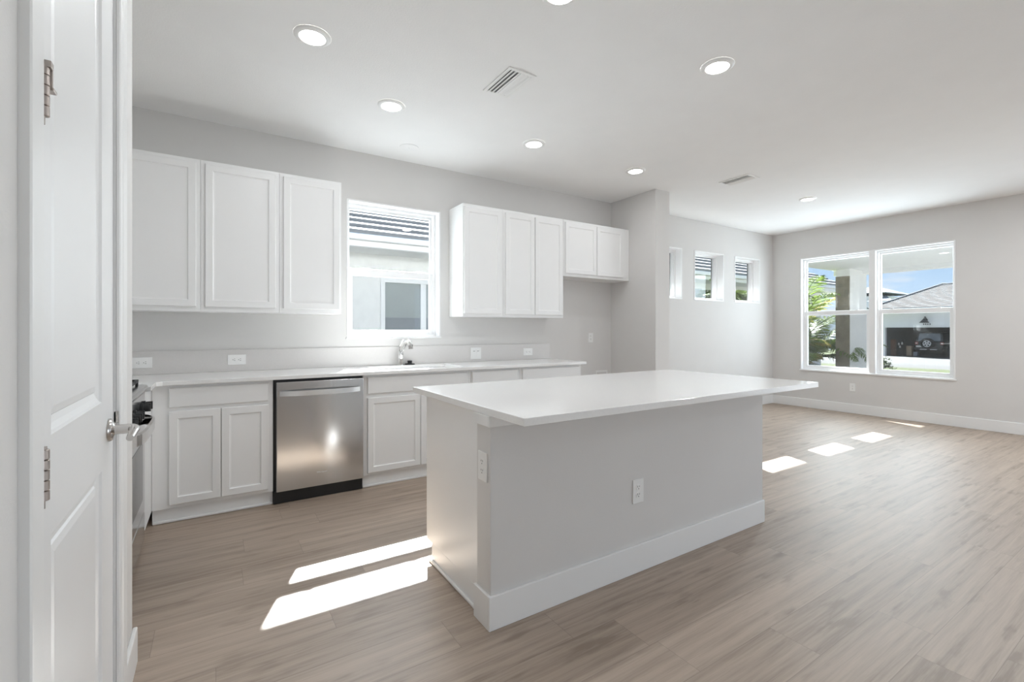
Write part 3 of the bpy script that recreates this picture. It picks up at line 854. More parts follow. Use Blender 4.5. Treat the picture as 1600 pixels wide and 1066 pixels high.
# ------------------------------------------------------------------ outlets and switches
def plate(name, label, cat, centre, U, V, N, w, h, kind, group=None):
    """wall plate: U runs along the two sockets' stacking direction's normal; V is the long direction"""
    C, U, V, N = Vector(centre), Vector(U), Vector(V), Vector(N)
    r = root(name, C)
    tag(r, label, cat, group)
    def P(bm, u0, u1, v0, v1, d0, d1):
        vs = [bm.verts.new(C + U * u + V * v + N * d) for d in (d0, d1) for u, v in ((u0, v0), (u1, v0), (u1, v1), (u0, v1))]
        bm.faces.new(vs[:4]); bm.faces.new(vs[4:]); ring(bm, vs[:4], vs[4:])
    b = BM(); P(b, -w / 2, w / 2, -h / 2, h / 2, 0.0003, 0.006); obj('cover_plate', b, 'plate_white', r, bevel=0.002)
    if kind == 'outlet':
        for s in (-1, 1):
            b = BM(); vc = s * 0.0195
            ringv = []
            for d in (0.005, 0.0075):
                ringv.append([b.verts.new(C + U * max(-0.0165, min(0.0165, 0.019 * math.cos(a * PI / 14))) + V * (vc + 0.0155 * math.sin(a * PI / 14)) + N * d) for a in range(28)])
            ring(b, *ringv); b.faces.new(ringv[1]); 
            so = obj('socket', b, 'plate_white', r)
            b = BM()
            P(b, -0.0078, -0.0050, vc + 0.000, vc + 0.0085, 0.0068, 0.0078)
            P(b, 0.0050, 0.0078, vc + 0.001, vc + 0.0078, 0.0068, 0.0078)
            P(b, -0.0024, 0.0024, vc - 0.0095, vc - 0.0050, 0.0068, 0.0078)
            obj('slot', b, 'slot_dark', so)
    elif kind == 'switch':
        for s in (-1, 1):
            b = BM(); P(b, s * 0.023 - 0.0165, s * 0.023 + 0.0165, -0.033, 0.033, 0.0055, 0.0085); obj('rocker', b, 'plate_white', r, bevel=0.001)
            b = BM(); P(b, s * 0.023 - 0.012, s * 0.023 + 0.012, 0.020, 0.024, 0.008, 0.0089); obj('slot', b, 'slot_dark', r)
    elif kind == 'box':
        b = BM(); P(b, -w / 2 + 0.02, w / 2 - 0.02, -h / 2 + 0.02, h / 2 - 0.02, 0.0055, 0.007); obj('recess', b, 'wall_paint', r)
        b = BM(); tube(b, [C + N * 0.006 + V * -0.04, C + N * 0.02 + V * -0.03, C + N * 0.02 + V * 0.0], 0.008, 10); obj('valve', b, 'chrome', r, smooth=True)
    return r
nY, nX = (0, -1, 0), (-1, 0, 0)
GO = 'white duplex outlets'
plate('wall_outlet', 'white duplex outlet in the backsplash half behind the pantry door casing', 'outlet', (-0.443, -0.019, 1.003), (0, 0, 1), (1, 0, 0), nY, 0.078, 0.122, 'outlet', GO)
plate('wall_outlet', 'white duplex outlet in the backsplash above the two-door base cabinet', 'outlet', (0.150, -0.019, 1.006), (0, 0, 1), (1, 0, 0), nY, 0.080, 0.124, 'outlet', GO)
plate('wall_outlet', 'white duplex outlet in the backsplash near the counter right end', 'outlet', (2.943, -0.019, 1.000), (0, 0, 1), (1, 0, 0), nY, 0.078, 0.12, 'outlet', GO)
plate('wall_switch', 'white double switch plate in the backsplash right of the sink', 'switch', (2.287, -0.019, 1.000), (1, 0, 0), (0, 0, 1), nY, 0.122, 0.12, 'switch')
plate('wall_outlet', 'white outlet on the bare wall inside the fridge alcove', 'outlet', (3.889, -0.0003, 1.148), (1, 0, 0), (0, 0, 1), nY, 0.076, 0.116, 'outlet', GO)
plate('water_box', 'white recessed water supply box low in the fridge alcove', 'valve box', (4.07, -0.0003, 0.65), (1, 0, 0), (0, 0, 1), nY, 0.2, 0.18, 'box')
plate('wall_outlet', 'white outlet on the grey front of the island', 'outlet', (1.832, PF - 0.0003, 0.413), (1, 0, 0), (0, 0, 1), nY, 0.078, 0.122, 'outlet', GO)
plate('wall_outlet', 'white outlet on the narrow end of the island', 'outlet', (PX0 - 0.0003, -2.567, 0.662), (0, 1, 0), (0, 0, 1), nX, 0.076, 0.122, 'outlet', GO)
plate('wall_outlet', 'white outlet low on the far wall under the double window', 'outlet', (EX - 0.0003, -1.18, 0.386), (0, 1, 0), (0, 0, 1), nX, 0.074, 0.118, 'outlet', GO)

# ------------------------------------------------------------------ ceiling lights, vents, cover
def downlight(x, y, label, power=DOWNLIGHT_W):
    r = root('ceiling_light', (x, y, H))
    tag(r, label, 'ceiling light', 'round recessed ceiling lights')
    b = BM(); lathe(b, [(0.097, -0.0004), (0.096, -0.004), (0.090, -0.009), (0.074, -0.014), (0.068, -0.012), (0.066, -0.006)], (x, y, H), 'Z', 48, cap=False)
    obj('trim_ring', b, 'plate_white', r, smooth=True)
    b = BM(); lathe(b, [(0.0675, -0.007), (0.0675, -0.0105)], (x, y, H), 'Z', 48)
    obj('lens', b, 'lamp_lens', r)
    l = bpy.data.lights.new('ceiling_light_glow', 'AREA'); l.shape = 'DISK'; l.size = 0.13; l.energy = power; l.color = (0.93, 0.965, 1.0)
    lo = bpy.data.objects.new('glow', l); COL.objects.link(lo); lo.parent = r; lo.location = (0, 0, -0.016)
    return r
LIGHTS = [(0.453, -1.553, 'round white ceiling light nearest the range and pantry door', 6.0),
          (1.071, -1.012, 'round white ceiling light left of the kitchen window, first of the row of three', 1.5),
          (2.326, -1.008, 'round white ceiling light in the middle of the row along the kitchen wall cabinets', 1.2),
          (3.584, -1.006, 'round white ceiling light nearest the stub wall end', 3.2),
          (1.392, -2.545, 'round white ceiling light over the island, cut by the top of the view', 7.5),
          (2.589, -2.574, 'round white ceiling light over the right part of the island', 7.5),
          (6.13, -1.44, 'round white ceiling light nearest the far wall with the double window'),
          (6.6, -3.9, 'round white ceiling light added out of view as fill, nearest the double window', LIVING_FILL_W),  # last two are unseen, added to brighten the living area
          (6.6, -6.0, 'round white ceiling light added out of view as fill, in the corner', LIVING_FILL_W)]
for q in LIGHTS: downlight(*q)

def vent(cx, cy, w, l, label, nsl, back='duct_grey'):
    r = root('ceiling_vent', (cx, cy, H))
    tag(r, label, 'air vent', 'white ceiling air vents')
    b = BM(); frame_bars_z(b, cx - w / 2, cx + w / 2, cy - l / 2, cy + l / 2, H - 0.008, H - 0.0004, 0.024)
    obj('frame', b, 'plate_white', r, bevel=0.003)
    b = BM(); box(b, cx - w / 2 + 0.02, cx + w / 2 - 0.02, cy - l / 2 + 0.02, cy + l / 2 - 0.02, H - 0.0022, H - 0.0004)
    obj('backing', b, back, r)
    iw = w - 0.048
    for k in range(nsl):
        xc = cx - iw / 2 + iw * (k + 0.5) / nsl
        s = -1 if k < nsl / 2 else 1
        b = BM()
        pr = [(-0.011 * s, -0.002), (-0.002 * s, -0.007), (0.009 * s, -0.010), (0.009 * s, -0.0115), (-0.003 * s, -0.0085), (-0.012 * s, -0.003)]
        rs = [[b.verts.new((xc + px, y, H + pz)) for px, pz in pr] for y in (cy - l / 2 + 0.022, cy + l / 2 - 0.022)]
        ring(b, rs[0], rs[1]); b.faces.new(rs[0]); b.faces.new(rs[1][::-1])
        obj('blade', b, 'plate_white', r)
    return r
def frame_bars_z(bm, x0, x1, y0, y1, z0, z1, fw):
    box(bm, x0, x0 + fw, y0, y1, z0, z1); box(bm, x1 - fw, x1, y0, y1, z0, z1)
    box(bm, x0 + fw, x1 - fw, y0, y0 + fw, z0, z1); box(bm, x0 + fw, x1 - fw, y1 - fw, y1, z0, z1)
vent(1.620, -1.725, 0.205, 0.335, 'white louvred ceiling vent between the kitchen lights', 6)
vent(4.738, -1.40, 0.215, 0.335, 'white louvred ceiling vent near the stub wall and living area', 6, 'plate_white')
r = root('ceiling_cover', (1.447, -0.345, H))
tag(r, 'flat round white blank cover on the ceiling above the kitchen window', 'cover plate')
b = BM(); lathe(b, [(0.083, -0.0004), (0.082, -0.003), (0.076, -0.005), (0.01, -0.006)], (1.447, -0.345, H), 'Z', 40)
obj('disc', b, 'ceiling_paint', r, smooth=True)
b = BM(); lathe(b, [(0.006, -0.0055), (0.005, -0.008)], (1.447, -0.345, H), 'Z', 16)
obj('screw', b, 'plate_white', r)

# ------------------------------------------------------------------ outside: own eave and porch
OX1 = 12.0
b = BM()
box(b, RX - 0.8, 10.0, 0.2, 0.75, 2.615, 2.635)
so = obj('roof_soffit', b, 'soffit'); tag(so, 'white soffit of the house eave outside the kitchen wall', 'eave', kind='structure')
b = BM(); box(b, RX - 0.8, 10.0, 0.75, 0.79, 2.60, 2.80)
b2 = tag(obj('roof_fascia', b, 'soffit'), 'white fascia board of the house eave', 'eave', kind='structure')
b = BM(); v = [b.verts.new(p) for p in ((RX - 0.8, 0.8, 2.80), (OX1, 0.8, 2.80), (OX1, -4.0, 4.4), (RX - 0.8, -4.0, 4.4))]; b.faces.new(v)
v = [b.verts.new(p) for p in ((RX - 0.8, YS - 0.8, 2.80), (OX1, YS - 0.8, 2.80))]; b.faces.new([b.verts[3], b.verts[2], v[1], v[0]] if False else [x for x in (v[0], v[1], *[q for q in b.verts if abs(q.co.z - 4.4) < 1e-4])])
tag(obj('roof', b, 'tile_roof'), 'tiled roof of the house itself', 'roof', kind='structure')
b = BM(); box(b, EX + WT, 11.35, -7.0, 0.25, 2.47, 2.52)
tag(obj('porch_ceiling', b, 'soffit'), 'white porch ceiling outside the double window', 'porch ceiling', kind='structure')
b = BM(); box(b, 11.2, 11.5, -7.0, 0.40, 2.40, 2.78)
tag(obj('porch_beam', b, 'soffit'), 'white beam along the porch edge', 'beam', kind='structure')
r = root('porch_column', (10.9, 0.0, -0.15)); tag(r, 'square porch column with taupe stone face', 'column', kind='structure')
b = BM(); box(b, 10.63, 11.4, -0.128, 0.12, -0.15, 2.47); obj('shaft', b, 'stucco', r, bevel=0.01)
b = BM(); box(b, 10.605, 10.63, -0.128, 0.12, -0.15, 2.32); obj('stone_face', b, 'stone_taupe', r, bevel=0.006)
b = BM(); box(b, EX + WT, 11.5, -7.0, 0.4, -0.2, -0.06)
tag(obj('porch_floor', b, 'porch_concrete'), 'pale concrete porch slab', 'porch', kind='structure')

# ground
def zg(x): return -0.16 - max(0, x - 9) * 0.0168
def strip(name, mat, label, cat, x0, x1, y0, y1, dz=0.0):
    bm = BM()
    v = [bm.verts.new(p) for p in ((x0, y0, zg(x0) + dz), (x1, y0, zg(x1) + dz), (x1, y1, zg(x1) + dz), (x0, y1, zg(x0) + dz),
                                   (x0, y0, zg(x0) - 0.2), (x1, y0, zg(x1) - 0.2), (x1, y1, zg(x1) - 0.2), (x0, y1, zg(x0) - 0.2))]
    bm.faces.new(v[:4]); bm.faces.new(v[4:]); ring(bm, v[:4], v[4:])
    return tag(obj(name, bm, mat), label, cat, kind='structure')
strip('ground', 'gravel', 'pale gravel ground around the house', 'ground', -25, 19, -40, 40)
strip('lawn', 'grass', 'strip of front lawn before the street', 'lawn', 19, 26.4, -40, 40)
strip('street', 'asphalt', 'pale street between the two houses', 'street', 26.4, 30.5, -60, 60)
strip('driveway', 'concrete', 'pale concrete driveway leading to the open garage', 'driveway', 30.5, 52, -2, 11.3)
strip('ground_far', 'grass', 'lawn beside the driveway across the street', 'lawn', 30.5, 60, 11.3, 60)
strip('ground_beyond', 'grass', 'ground around the house across the street', 'lawn', 52, 200, -60, 11.3)

# ------------------------------------------------------------------ neighbour house across the side yard
def roof_rows(bm, x0, x1, ye, ze, n, run, rise, butt, hip=0.0):
    for k in range(n):
        ya, za = ye + k * run, ze + k * rise
        yb_, zb = ya + run * 1.08, za + rise * 1.08
        a, c = x0 + hip * k * run, x1 - hip * k * run
        vs = [bm.verts.new(p) for p in ((a, ya, za), (c, ya, za), (c, ya, za + butt), (a, ya, za + butt), (a, yb_, zb + 0.004), (c, yb_, zb + 0.004), (c, yb_, zb - 0.01), (a, yb_, zb - 0.01))]
        for f in ((0, 1, 2, 3), (3, 2, 5, 4), (4, 5, 6, 7), (7, 6, 1, 0), (0, 3, 4, 7), (1, 6, 5, 2)): bm.faces.new([vs[i] for i in f])
r = root('neighbor_house', (6.0, 4.5, -0.16))
tag(r, 'pale neighbour house with grey tile roof seen through the kitchen window', 'house')
NY = 3.3
b = BM(); box(b, -12, 17.2, NY, 14, -0.2, 2.49); obj('wall', b, 'stucco', r)
b = BM(); box(b, -12.6, 17.6, 2.74, NY + 0.05, 2.475, 2.49); obj('soffit', b, 'soffit', r)
b = BM(); box(b, -12.6, 17.6, 2.70, 2.74, 2.478, 2.57); box(b, -12.6, 17.6, 2.62, 2.74, 2.57, 2.655); obj('gutter', b, 'vinyl_white', r, bevel=0.012)
b = BM(); roof_rows(b, -12.6, 17.6, 2.64, 2.66, 16, 0.305, 0.150, 0.058); obj('roof', b, 'tile_roof', r)
def nwin(x0, x1, z0, z1, mull):
    fb = BM(); frame_bars(fb, 'X', x0 - 0.07, x1 + 0.07, z0 - 0.07, z1 + 0.09, NY - 0.03, NY - 0.0005, (0.07, 0.07, 0.07, 0.09))
    for q in mull: box(fb, q - 0.05, q + 0.05, NY - 0.03, NY - 0.0005, z0, z1)
    w = obj('window', fb, 'vinyl_white', r, bevel=0.004)
    bb = BM(); box(bb, x0, x1, NY - 0.008, NY - 0.001, z0 + (z1 - z0) * 0.0, z1); obj('interior_tone', bb, 'house_glass_back', w)  # flat grey sheet standing for the interior behind the glass
    bb = BM(); box(bb, x0, x1, NY - 0.012, NY - 0.008, z0, 1.45); obj('pane', bb, 'house_glass_reflection', w)  # darker sheet painting the reflection in the lower glass
nwin(2.365, 4.6, 0.4, 2.03, (3.03, 3.8))
nwin(10.3, 10.72, 1.2, 2.32, ())

# ------------------------------------------------------------------ palm and shrubs in the yard
def frond(bm, base, az, length, el0, droop, n=26, wid=0.30, twist=0.0):
    """feathery frond: rachis with narrow leaflets on both sides"""
    p = Vector(base); el = el0
    d = length / n
    spine = [p.copy()]
    for k in range(n):
        el -= droop / n * (0.4 + 1.2 * k / n)
        p = p + Vector((math.cos(az) * math.cos(el), math.sin(az) * math.cos(el), math.sin(el))) * d
        spine.append(p.copy())
    tube(bm, spine, [0.012 * (1 - 0.8 * i / n) + 0.002 for i in range(n + 1)], 5)
    side = Vector((-math.sin(az), math.cos(az), 0))
    for k in range(3, n + 1):
        t = k / n
        L = wid * (1.15 * math.sin(PI * min(1, 0.12 + 0.88 * t)) + 0.25) * random.uniform(0.85, 1.15)
        fwd = (spine[k] - spine[k - 1]).normalized()
        for s in (-1, 1):
            for sub in (0, 0.5):
                o0 = spine[k - 1].lerp(spine[k], sub)
                dr = (side * s * 0.85 + fwd * random.uniform(0.45, 0.7) + Vector((0, 0, random.uniform(-0.28, 0.12)))).normalized()
                wv = fwd * 0.013
                mid = o0 + dr * L * 0.55 + Vector((0, 0, 0.01))
                tip = o0 + dr * L + Vector((0, 0, -0.10 * L))
                v = [bm.verts.new(q) for q in (o0 - wv * 0.5, o0 + wv * 0.5, mid + wv, tip, mid - wv)]
                bm.faces.new(v)
def palm(x, y, label, fr, seed):
    random.seed(seed)
    z0 = zg(x)
    r = root('palm_tree', (x, y, z0)); tag(r, label, 'palm')
    for k in range(4):
        a = k * 1.7 + 0.4; q = 0.10
        b = BM(); tube(b, [(x + q * math.cos(a), y + q * math.sin(a), z0), (x + 1.6 * q * math.cos(a), y + 1.6 * q * math.sin(a), z0 + 0.5), (x + 2.3 * q * math.cos(a), y + 2.3 * q * math.sin(a), z0 + 0.9)], [0.04, 0.034, 0.026], 10)
        obj('stem', b, 'bark', r, smooth=True)
    for k, (az, ln, el, dr, hz, yel) in enumerate(fr):
        b = BM()
        frond(b, (x + 0.15 * math.cos(math.radians(az)), y + 0.15 * math.sin(math.radians(az)), z0 + hz), math.radians(az), ln, math.radians(el), math.radians(dr))
        obj('frond', b, 'palm_leaf_yellow' if yel else 'palm_leaf', r)
random.seed(3)
def spread(n, l0, l1, e0, e1, d0, d1, h0, h1, yel):
    return [(k * 137.5 % 360, random.uniform(l0, l1), random.uniform(e0, e1), random.uniform(d0, d1), random.uniform(h0, h1), k % yel == 2) for k in range(n)]
palm(11.1, 1.12, 'tall feathery green palm beside the porch column, seen through the double window', spread(40, 1.1, 1.7, 20, 84, 40, 120, 0.5, 1.4, 7), 11)
palm(9.5, 0.62, 'lower green palm nearer the glass at the left of the double window', spread(22, 0.6, 1.0, 35, 85, 50, 120, 0.5, 1.0, 8), 13)
palm(9.6, 1.62, 'yellowing palm seen through the small high windows', spread(34, 0.55, 0.9, 10, 86, 50, 110, 1.4, 2.15, 2), 12)

def shrub(x, y, rx, rz, label, n=900, seed=5):
    random.seed(seed)
    r = root('shrub', (x, y, zg(x))); tag(r, label, 'shrub')
    b = BM()
    for k in range(n):
        u, w = random.uniform(0, 2 * PI), random.uniform(0.0, 1.0)
        rad = random.uniform(0.55, 1.0) * (0.85 + 0.25 * math.sin(3 * u + 5 * w))
        th = math.acos(1 - 1.25 * w) if 1 - 1.25 * w > -1 else PI
        c = Vector((x + rx * rad * math.sin(th) * math.cos(u), y + rx * rad * math.sin(th) * math.sin(u), zg(x) + 0.42 * rz + rz * 0.6 * rad * math.cos(th)))
        a, e_ = random.uniform(0, 2 * PI), random.uniform(-0.6, 1.0)
        d = Vector((math.cos(a) * math.cos(e_), math.sin(a) * math.cos(e_), math.sin(e_))) * 0.07
        s = d.cross(Vector((0, 0, 1))).normalized() * 0.022
        b.faces.new([b.verts.new(q) for q in (c, c + d * 0.5 + s, c + d, c + d * 0.5 - s)])
    obj('foliage', b, 'shrub_leaf', r)
    for k in range(5):
        a = k * 1.3; bb = BM()
        tube(bb, [(x, y, zg(x)), (x + 0.3 * rx * math.cos(a), y + 0.3 * rx * math.sin(a), zg(x) + rz * 0.6)], [0.012, 0.006], 6); obj('stem', bb, 'bark', r)
shrub(20.6, 2.78, 0.42, 0.62, 'small dark bush on the front lawn left of the driveway view')

# ------------------------------------------------------------------ house across the street with open garage
FXS = 44.0
GZ = zg(44) + 0.0
gl, gr_, gt = 10.56, 4.3, 1.46
r = root('garage_house', (FXS, 6, GZ)); tag(r, 'white house with open two-car garage across the street', 'house')
b = cells(BM(), [-3.0, gr_, gl, 10.92], [GZ - 0.2, GZ, gt, 2.75], lambda y, z: not (gr_ < y < gl and z < gt), FXS, FXS + 0.25, 'YZX')
obj('wall', b, 'stucco_shade', r)
b = BM(); frame_bars(b, 'Y', gr_ - 0.12, gl + 0.12, GZ - 0.12, gt + 0.1, FXS - 0.03, FXS, (0.12, 0.12, 0.01, 0.1)); obj('door_trim', b, 'vinyl_white', r)
b = BM()
box(b, FXS + 7.0, FXS + 7.2, -3, 10.92, GZ, 2.75); box(b, FXS + 0.25, FXS + 7, gl + 0.05, 10.92, GZ, 2.75); box(b, FXS + 0.25, FXS + 7, 2.9, 3.0, GZ, 2.75); box(b, FXS + 0.25, FXS + 7, 3.0, 10.9, gt + 0.35, gt + 0.5)
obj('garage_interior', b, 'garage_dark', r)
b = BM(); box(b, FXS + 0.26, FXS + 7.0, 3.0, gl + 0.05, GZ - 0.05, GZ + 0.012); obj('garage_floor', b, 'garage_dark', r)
b = BM(); box(b, FXS - 0.55, FXS, -3.5, 11.5, 2.62, 2.70); box(b, FXS - 0.62, FXS - 0.5, -3.5, 11.5, 2.66, 2.92); obj('eave', b, 'vinyl_white', r)
b = BM()   # hip roof facing the street
n = 16; run, rise = 0.42, 0.128
for k in range(n):
    xa, za = FXS - 0.62 + k * run, 2.92 + k * rise
    xb, zb = xa + run, za + rise
    ya, yb_ = 11.5 - k * run * 0.40, 11.5 - (k + 1) * run * 0.40
    bt = 0.06
    vs = [b.verts.new(p) for p in ((xa, ya, za), (xa, -4, za), (xa, -4, za + bt), (xa, ya, za + bt), (xb, yb_, zb + 0.005), (xb, -4, zb + 0.005))]
    b.faces.new([vs[0], vs[1], vs[2], vs[3]]); b.faces.new([vs[3], vs[2], vs[5], vs[4]])
    if k == 0: first = vs
xe, ze, ye = FXS - 0.62 + n * run, 2.92 + n * rise, 11.5 - n * run * 0.40
v = [b.verts.new(p) for p in ((FXS - 0.62, 11.5, 2.93), (xe, ye, ze + 0.01), (xe + 6, 11.5, 2.93))]; b.faces.new(v)
v = [b.verts.new(p) for p in ((xe, ye, ze), (xe, -4, ze), (xe + 6, -4, 2.93), (xe + 6, 11.5, 2.93))]; b.faces.new(v)
obj('roof', b, 'tile_roof_pale', r)
b = BM(); tube(b, [(FXS - 0.62, 11.5, 2.99), (xe, ye, ze + 0.06)], 0.07, 8); tube(b, [(xe, ye, ze + 0.05), (xe, -4, ze + 0.05)], 0.07, 8); obj('ridge', b, 'tile_roof', r)
r = root('wall_lantern', (FXS, 8.08, 1.9)); tag(r, 'black barn-style lantern above the open garage', 'lantern')
b = BM(); lathe(b, [(0.04, 0.32), (0.08, 0.25), (0.30, 0.0), (0.28, -0.01)], (FXS - 0.42, 8.08, 1.80), 'Z', 20); obj('shade', b, 'black_plastic', r, smooth=True)
b = BM(); tube(b, [(FXS, 8.08, 2.02), (FXS - 0.2, 8.08, 2.24), (FXS - 0.38, 8.08, 2.22), (FXS - 0.42, 8.08, 2.08)], 0.03, 8); lathe(b, [(0.09, 0), (0.09, 0.05)], (FXS - 0.05, 8.08, 2.02), 'X', 16); obj('arm', b, 'black_plastic', r, smooth=True)
b = BM()
for k in range(4): box(b, FXS - 0.02, FXS - 0.001, 7.84 + k * 0.12, 7.84 + k * 0.12 + 0.06, 1.64, 1.75)
tag(obj('house_number', b, 'slot_dark'), 'small dark house number under the garage lantern', 'sign')

# car in the garage, seen from behind
CX, CY, CZ = 45.3, 8.28, GZ + 0.012
r = root('car', (CX + 2, CY, CZ)); tag(r, 'black off-road car with spare wheel on its tailgate, parked in the open garage', 'car')
def prism(bm, pts, x0, x1):
    a = [bm.verts.new((x0, y, z)) for y, z in pts]; c = [bm.verts.new((x1, y, z)) for y, z in pts]
    ring(bm, a, c); bm.faces.new(a); bm.faces.new(c[::-1])
hw = 0.92
b = BM(); prism(b, [(CY - 0.80, CZ + 0.48), (CY + 0.80, CZ + 0.48), (CY + 0.82, CZ + 1.14), (CY - 0.82, CZ + 1.14)], CX, CX + 4.0)
obj('body', b, 'car_black', r, bevel=0.04)
b = BM()
a = [b.verts.new(p) for p in ((CX + 0.02, CY - 0.80, CZ + 1.14), (CX + 0.02, CY + 0.80, CZ + 1.14), (CX + 0.14, CY + 0.70, CZ + 1.82), (CX + 0.14, CY - 0.70, CZ + 1.82))]
c = [b.verts.new(p) for p in ((CX + 2.7, CY - 0.80, CZ + 1.14), (CX + 2.7, CY + 0.80, CZ + 1.14), (CX + 2.3, CY + 0.70, CZ + 1.84), (CX + 2.3, CY - 0.70, CZ + 1.84))]
ring(b, a, c); b.faces.new(a); b.faces.new(c[::-1]); obj('cabin', b, 'car_black', r, bevel=0.04)
b = BM(); b.faces.new([b.verts.new(p) for p in ((CX + 0.018, CY - 0.66, CZ + 1.18), (CX + 0.018, CY + 0.66, CZ + 1.18), (CX + 0.112, CY + 0.60, CZ + 1.74), (CX + 0.112, CY - 0.60, CZ + 1.74))])
obj('rear_window', b, 'car_glass', r)
b = BM(); box(b, CX - 0.22, CX - 0.02, CY - 0.82, CY + 0.82, CZ + 0.50, CZ + 0.70); obj('bumper', b, 'black_plastic', r, bevel=0.03)
b = BM(); box(b, CX - 0.235, CX - 0.222, CY - 0.50, CY - 0.1, CZ + 0.52, CZ + 0.57); box(b, CX - 0.235, CX - 0.222, CY + 0.08, CY + 0.48, CZ + 0.52, CZ + 0.57); obj('bumper_trim', b, 'alloy', r)
for s in (-1, 1):
    b = BM(); box(b, CX - 0.05, CX + 0.0, CY + s * 0.74 - 0.09, CY + s * 0.74 + 0.09, CZ + 0.90, CZ + 1.10); tl = obj('tail_light', b, 'tail_red', r, bevel=0.01)
    b = BM(); box(b, CX - 0.055, CX - 0.048, CY + s * 0.74 - 0.06, CY + s * 0.74 + 0.06, CZ + 0.97, CZ + 1.04); obj('lens', b, 'lens_white', tl)
    b = BM(); lathe(b, [(0.22, -0.12), (0.38, -0.125), (0.405, -0.09), (0.405, 0.09), (0.38, 0.125), (0.22, 0.12)], (CX + 0.75, CY + s * 0.80, CZ + 0.405), 'Y', 36); obj('wheel', b, 'rubber', r, smooth=True)
    b = BM(); box(b, CX + 0.2, CX + 1.3, CY + s * 0.83 - 0.1, CY + s * 0.83 + 0.1, CZ + 0.84, CZ + 0.90); obj('fender', b, 'black_plastic', r, bevel=0.02)
b = BM(); box(b, CX - 0.10, CX - 0.08, CY + 0.38, CY + 0.76, CZ + 0.66, CZ + 0.83); obj('license_plate', b, 'lens_white', r, bevel=0.004)
b = BM(); lathe(b, [(0.25, -0.10), (0.25, -0.13), (0.37, -0.125), (0.41, -0.09), (0.41, 0.08), (0.37, 0.12), (0.2, 0.12)], (CX - 0.16, CY + 0.06, CZ + 0.98), 'X', 48, cap=False); sw = obj('spare_wheel', b, 'rubber', r, smooth=True)
b = BM(); lathe(b, [(0.255, -0.10), (0.25, -0.115), (0.235, -0.10), (0.10, -0.085)], (CX - 0.16, CY + 0.06, CZ + 0.98), 'X', 40, cap=True)
for k in range(5):
    a = k * 2 * PI / 5 + PI / 2 + PI / 5
    c0 = Vector((CX - 0.16 - 0.11, CY + 0.06, CZ + 0.98))
    d = Vector((0, math.cos(a), math.sin(a))); s = Vector((0, -math.sin(a), math.cos(a)))
    vs = [b.verts.new(c0 + d * u + s * w_ + Vector((x, 0, 0))) for x in (0, -0.02) for u, w_ in ((0.03, -0.045), (0.24, -0.075), (0.24, 0.075), (0.03, 0.045))]
    b.faces.new(vs[:4]); b.faces.new(vs[4:]); ring(b, vs[:4], vs[4:])
obj('rim', b, 'alloy', sw)
b = BM()
for k in range(5):
    a = k * 2 * PI / 5 + PI / 2
    lathe(b, [(0.05, -0.142), (0.05, -0.12)], (CX - 0.16, CY + 0.06 + 0.155 * math.cos(a), CZ + 0.98 + 0.155 * math.sin(a)), 'X', 14)
lathe(b, [(0.03, -0.145), (0.03, -0.12)], (CX - 0.16, CY + 0.06, CZ + 0.98), 'X', 14)
obj('rim_hole', b, 'rubber', sw)

# things stored in the garage
r = root('storage_shelf', (45.2, 10.3, GZ)); tag(r, 'brown wooden storage cupboard at the left side of the garage', 'shelf')
b = BM(); box(b, 45.0, 45.5, 10.28, 10.56, GZ + 0.012, GZ + 1.28); obj('carcass', b, 'wood_brown', r, bevel=0.01)
b = BM(); box(b, 44.97, 45.0, 10.30, 10.54, GZ + 0.06, GZ + 1.24); obj('door', b, 'wood_brown', r, bevel=0.006)
def gbox(y0, y1, z0, z1, mat, label, nm, cat):
    r = root(nm, (45.4, (y0 + y1) / 2, z0)); tag(r, label, cat)
    b = BM(); box(b, 45.2, 45.6, y0, y1, z0, z1); obj('box_body', b, mat, r, bevel=0.01)
    b = BM(); box(b, 45.19, 45.61, y0 - 0.01, y1 + 0.01, z1 - 0.04, z1 + 0.005); obj('lid', b, mat, r, bevel=0.006)
gbox(9.30, 9.62, GZ + 0.02, GZ + 0.78, 'cardboard', 'tall brown cardboard box standing in the garage', 'cardboard_box', 'box')
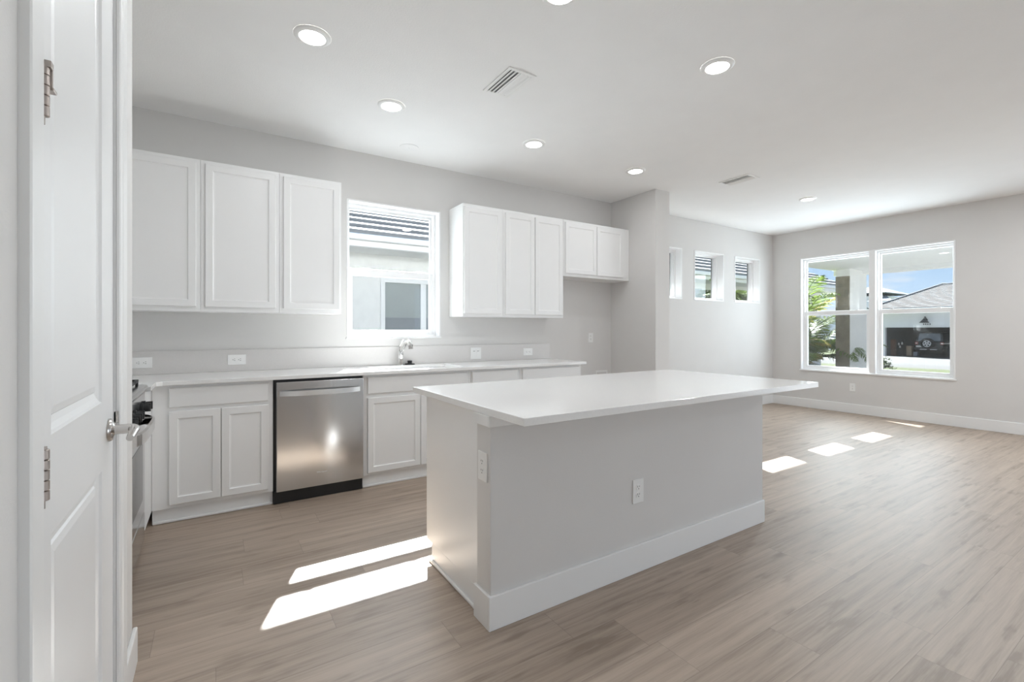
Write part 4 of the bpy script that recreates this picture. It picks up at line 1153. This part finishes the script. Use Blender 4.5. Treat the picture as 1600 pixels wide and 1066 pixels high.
gbox(8.95 + 0.0, 9.2, GZ + 0.02, GZ + 0.34, 'car_glass', 'low grey storage bin on the garage floor', 'storage_bin', 'bin')
for k, (y, z, lb) in enumerate(((10.12, 0.92, 'white bottle hanging nearest the brown cupboard'), (9.92, 0.98, 'white bottle above the cardboard box'), (10.05, 0.72, 'lowest white bottle beside the brown cupboard'))):
    r = root('bottle', (45.3, y, GZ + z - 0.1)); tag(r, lb + ' in the garage', 'bottle', 'white bottles in the garage')
    b = BM(); lathe(b, [(0.05, -0.1), (0.055, -0.08), (0.055, 0.04), (0.02, 0.08)], (45.3, y, GZ + z), 'Z', 14); obj('bottle_body', b, 'lens_white', r, smooth=True)
    b = BM(); lathe(b, [(0.022, 0.08), (0.022, 0.11)], (45.3, y, GZ + z), 'Z', 10); obj('cap', b, 'alloy', r)
r = root('storage_rack', (45.45, 10.0, GZ)); tag(r, 'dark metal rack holding bottles in the garage', 'rack')
for y in (9.78, 10.22):
    b = BM(); box(b, 45.2, 45.23, y - 0.015, y + 0.015, GZ + 0.012, GZ + 1.3); obj('post', b, 'black_iron', r)
for z in (0.62, 0.82, 0.88):
    b = BM(); box(b, 45.2, 45.5, 9.78, 10.22, GZ + z - 0.02, GZ + z); obj('shelf_board', b, 'black_iron', r)

# distant grey-roofed house
r = root('distant_house', (78, 24, 0)); tag(r, 'distant grey-roofed house behind the garage house', 'house')
b = BM(); box(b, 75, 84, 21.4, 26, -1.3, 5.9); obj('wall', b, 'stucco', r)
b = BM()
v = [b.verts.new(p) for p in ((74.4, 20.8, 6.3), (74.4, 26.6, 6.3), (84.5, 26.6, 6.3), (84.5, 20.8, 6.3), (78.5, 23.4, 7.5), (80.5, 23.9, 7.5))]
for f in ((0, 1, 5, 4), (1, 2, 5), (2, 3, 4, 5), (3, 0, 4), (0, 3, 2, 1)): b.faces.new([v[i] for i in f])
obj('roof', b, 'grey_roof', r)
b = BM()
v = [b.verts.new(p) for p in ((73, 19.6, 5.1), (73, 22.4, 5.1), (76, 21.4, 6.0), (76, 21.3, 6.0))]; b.faces.new(v)
obj('porch_roof', b, 'grey_roof', r)
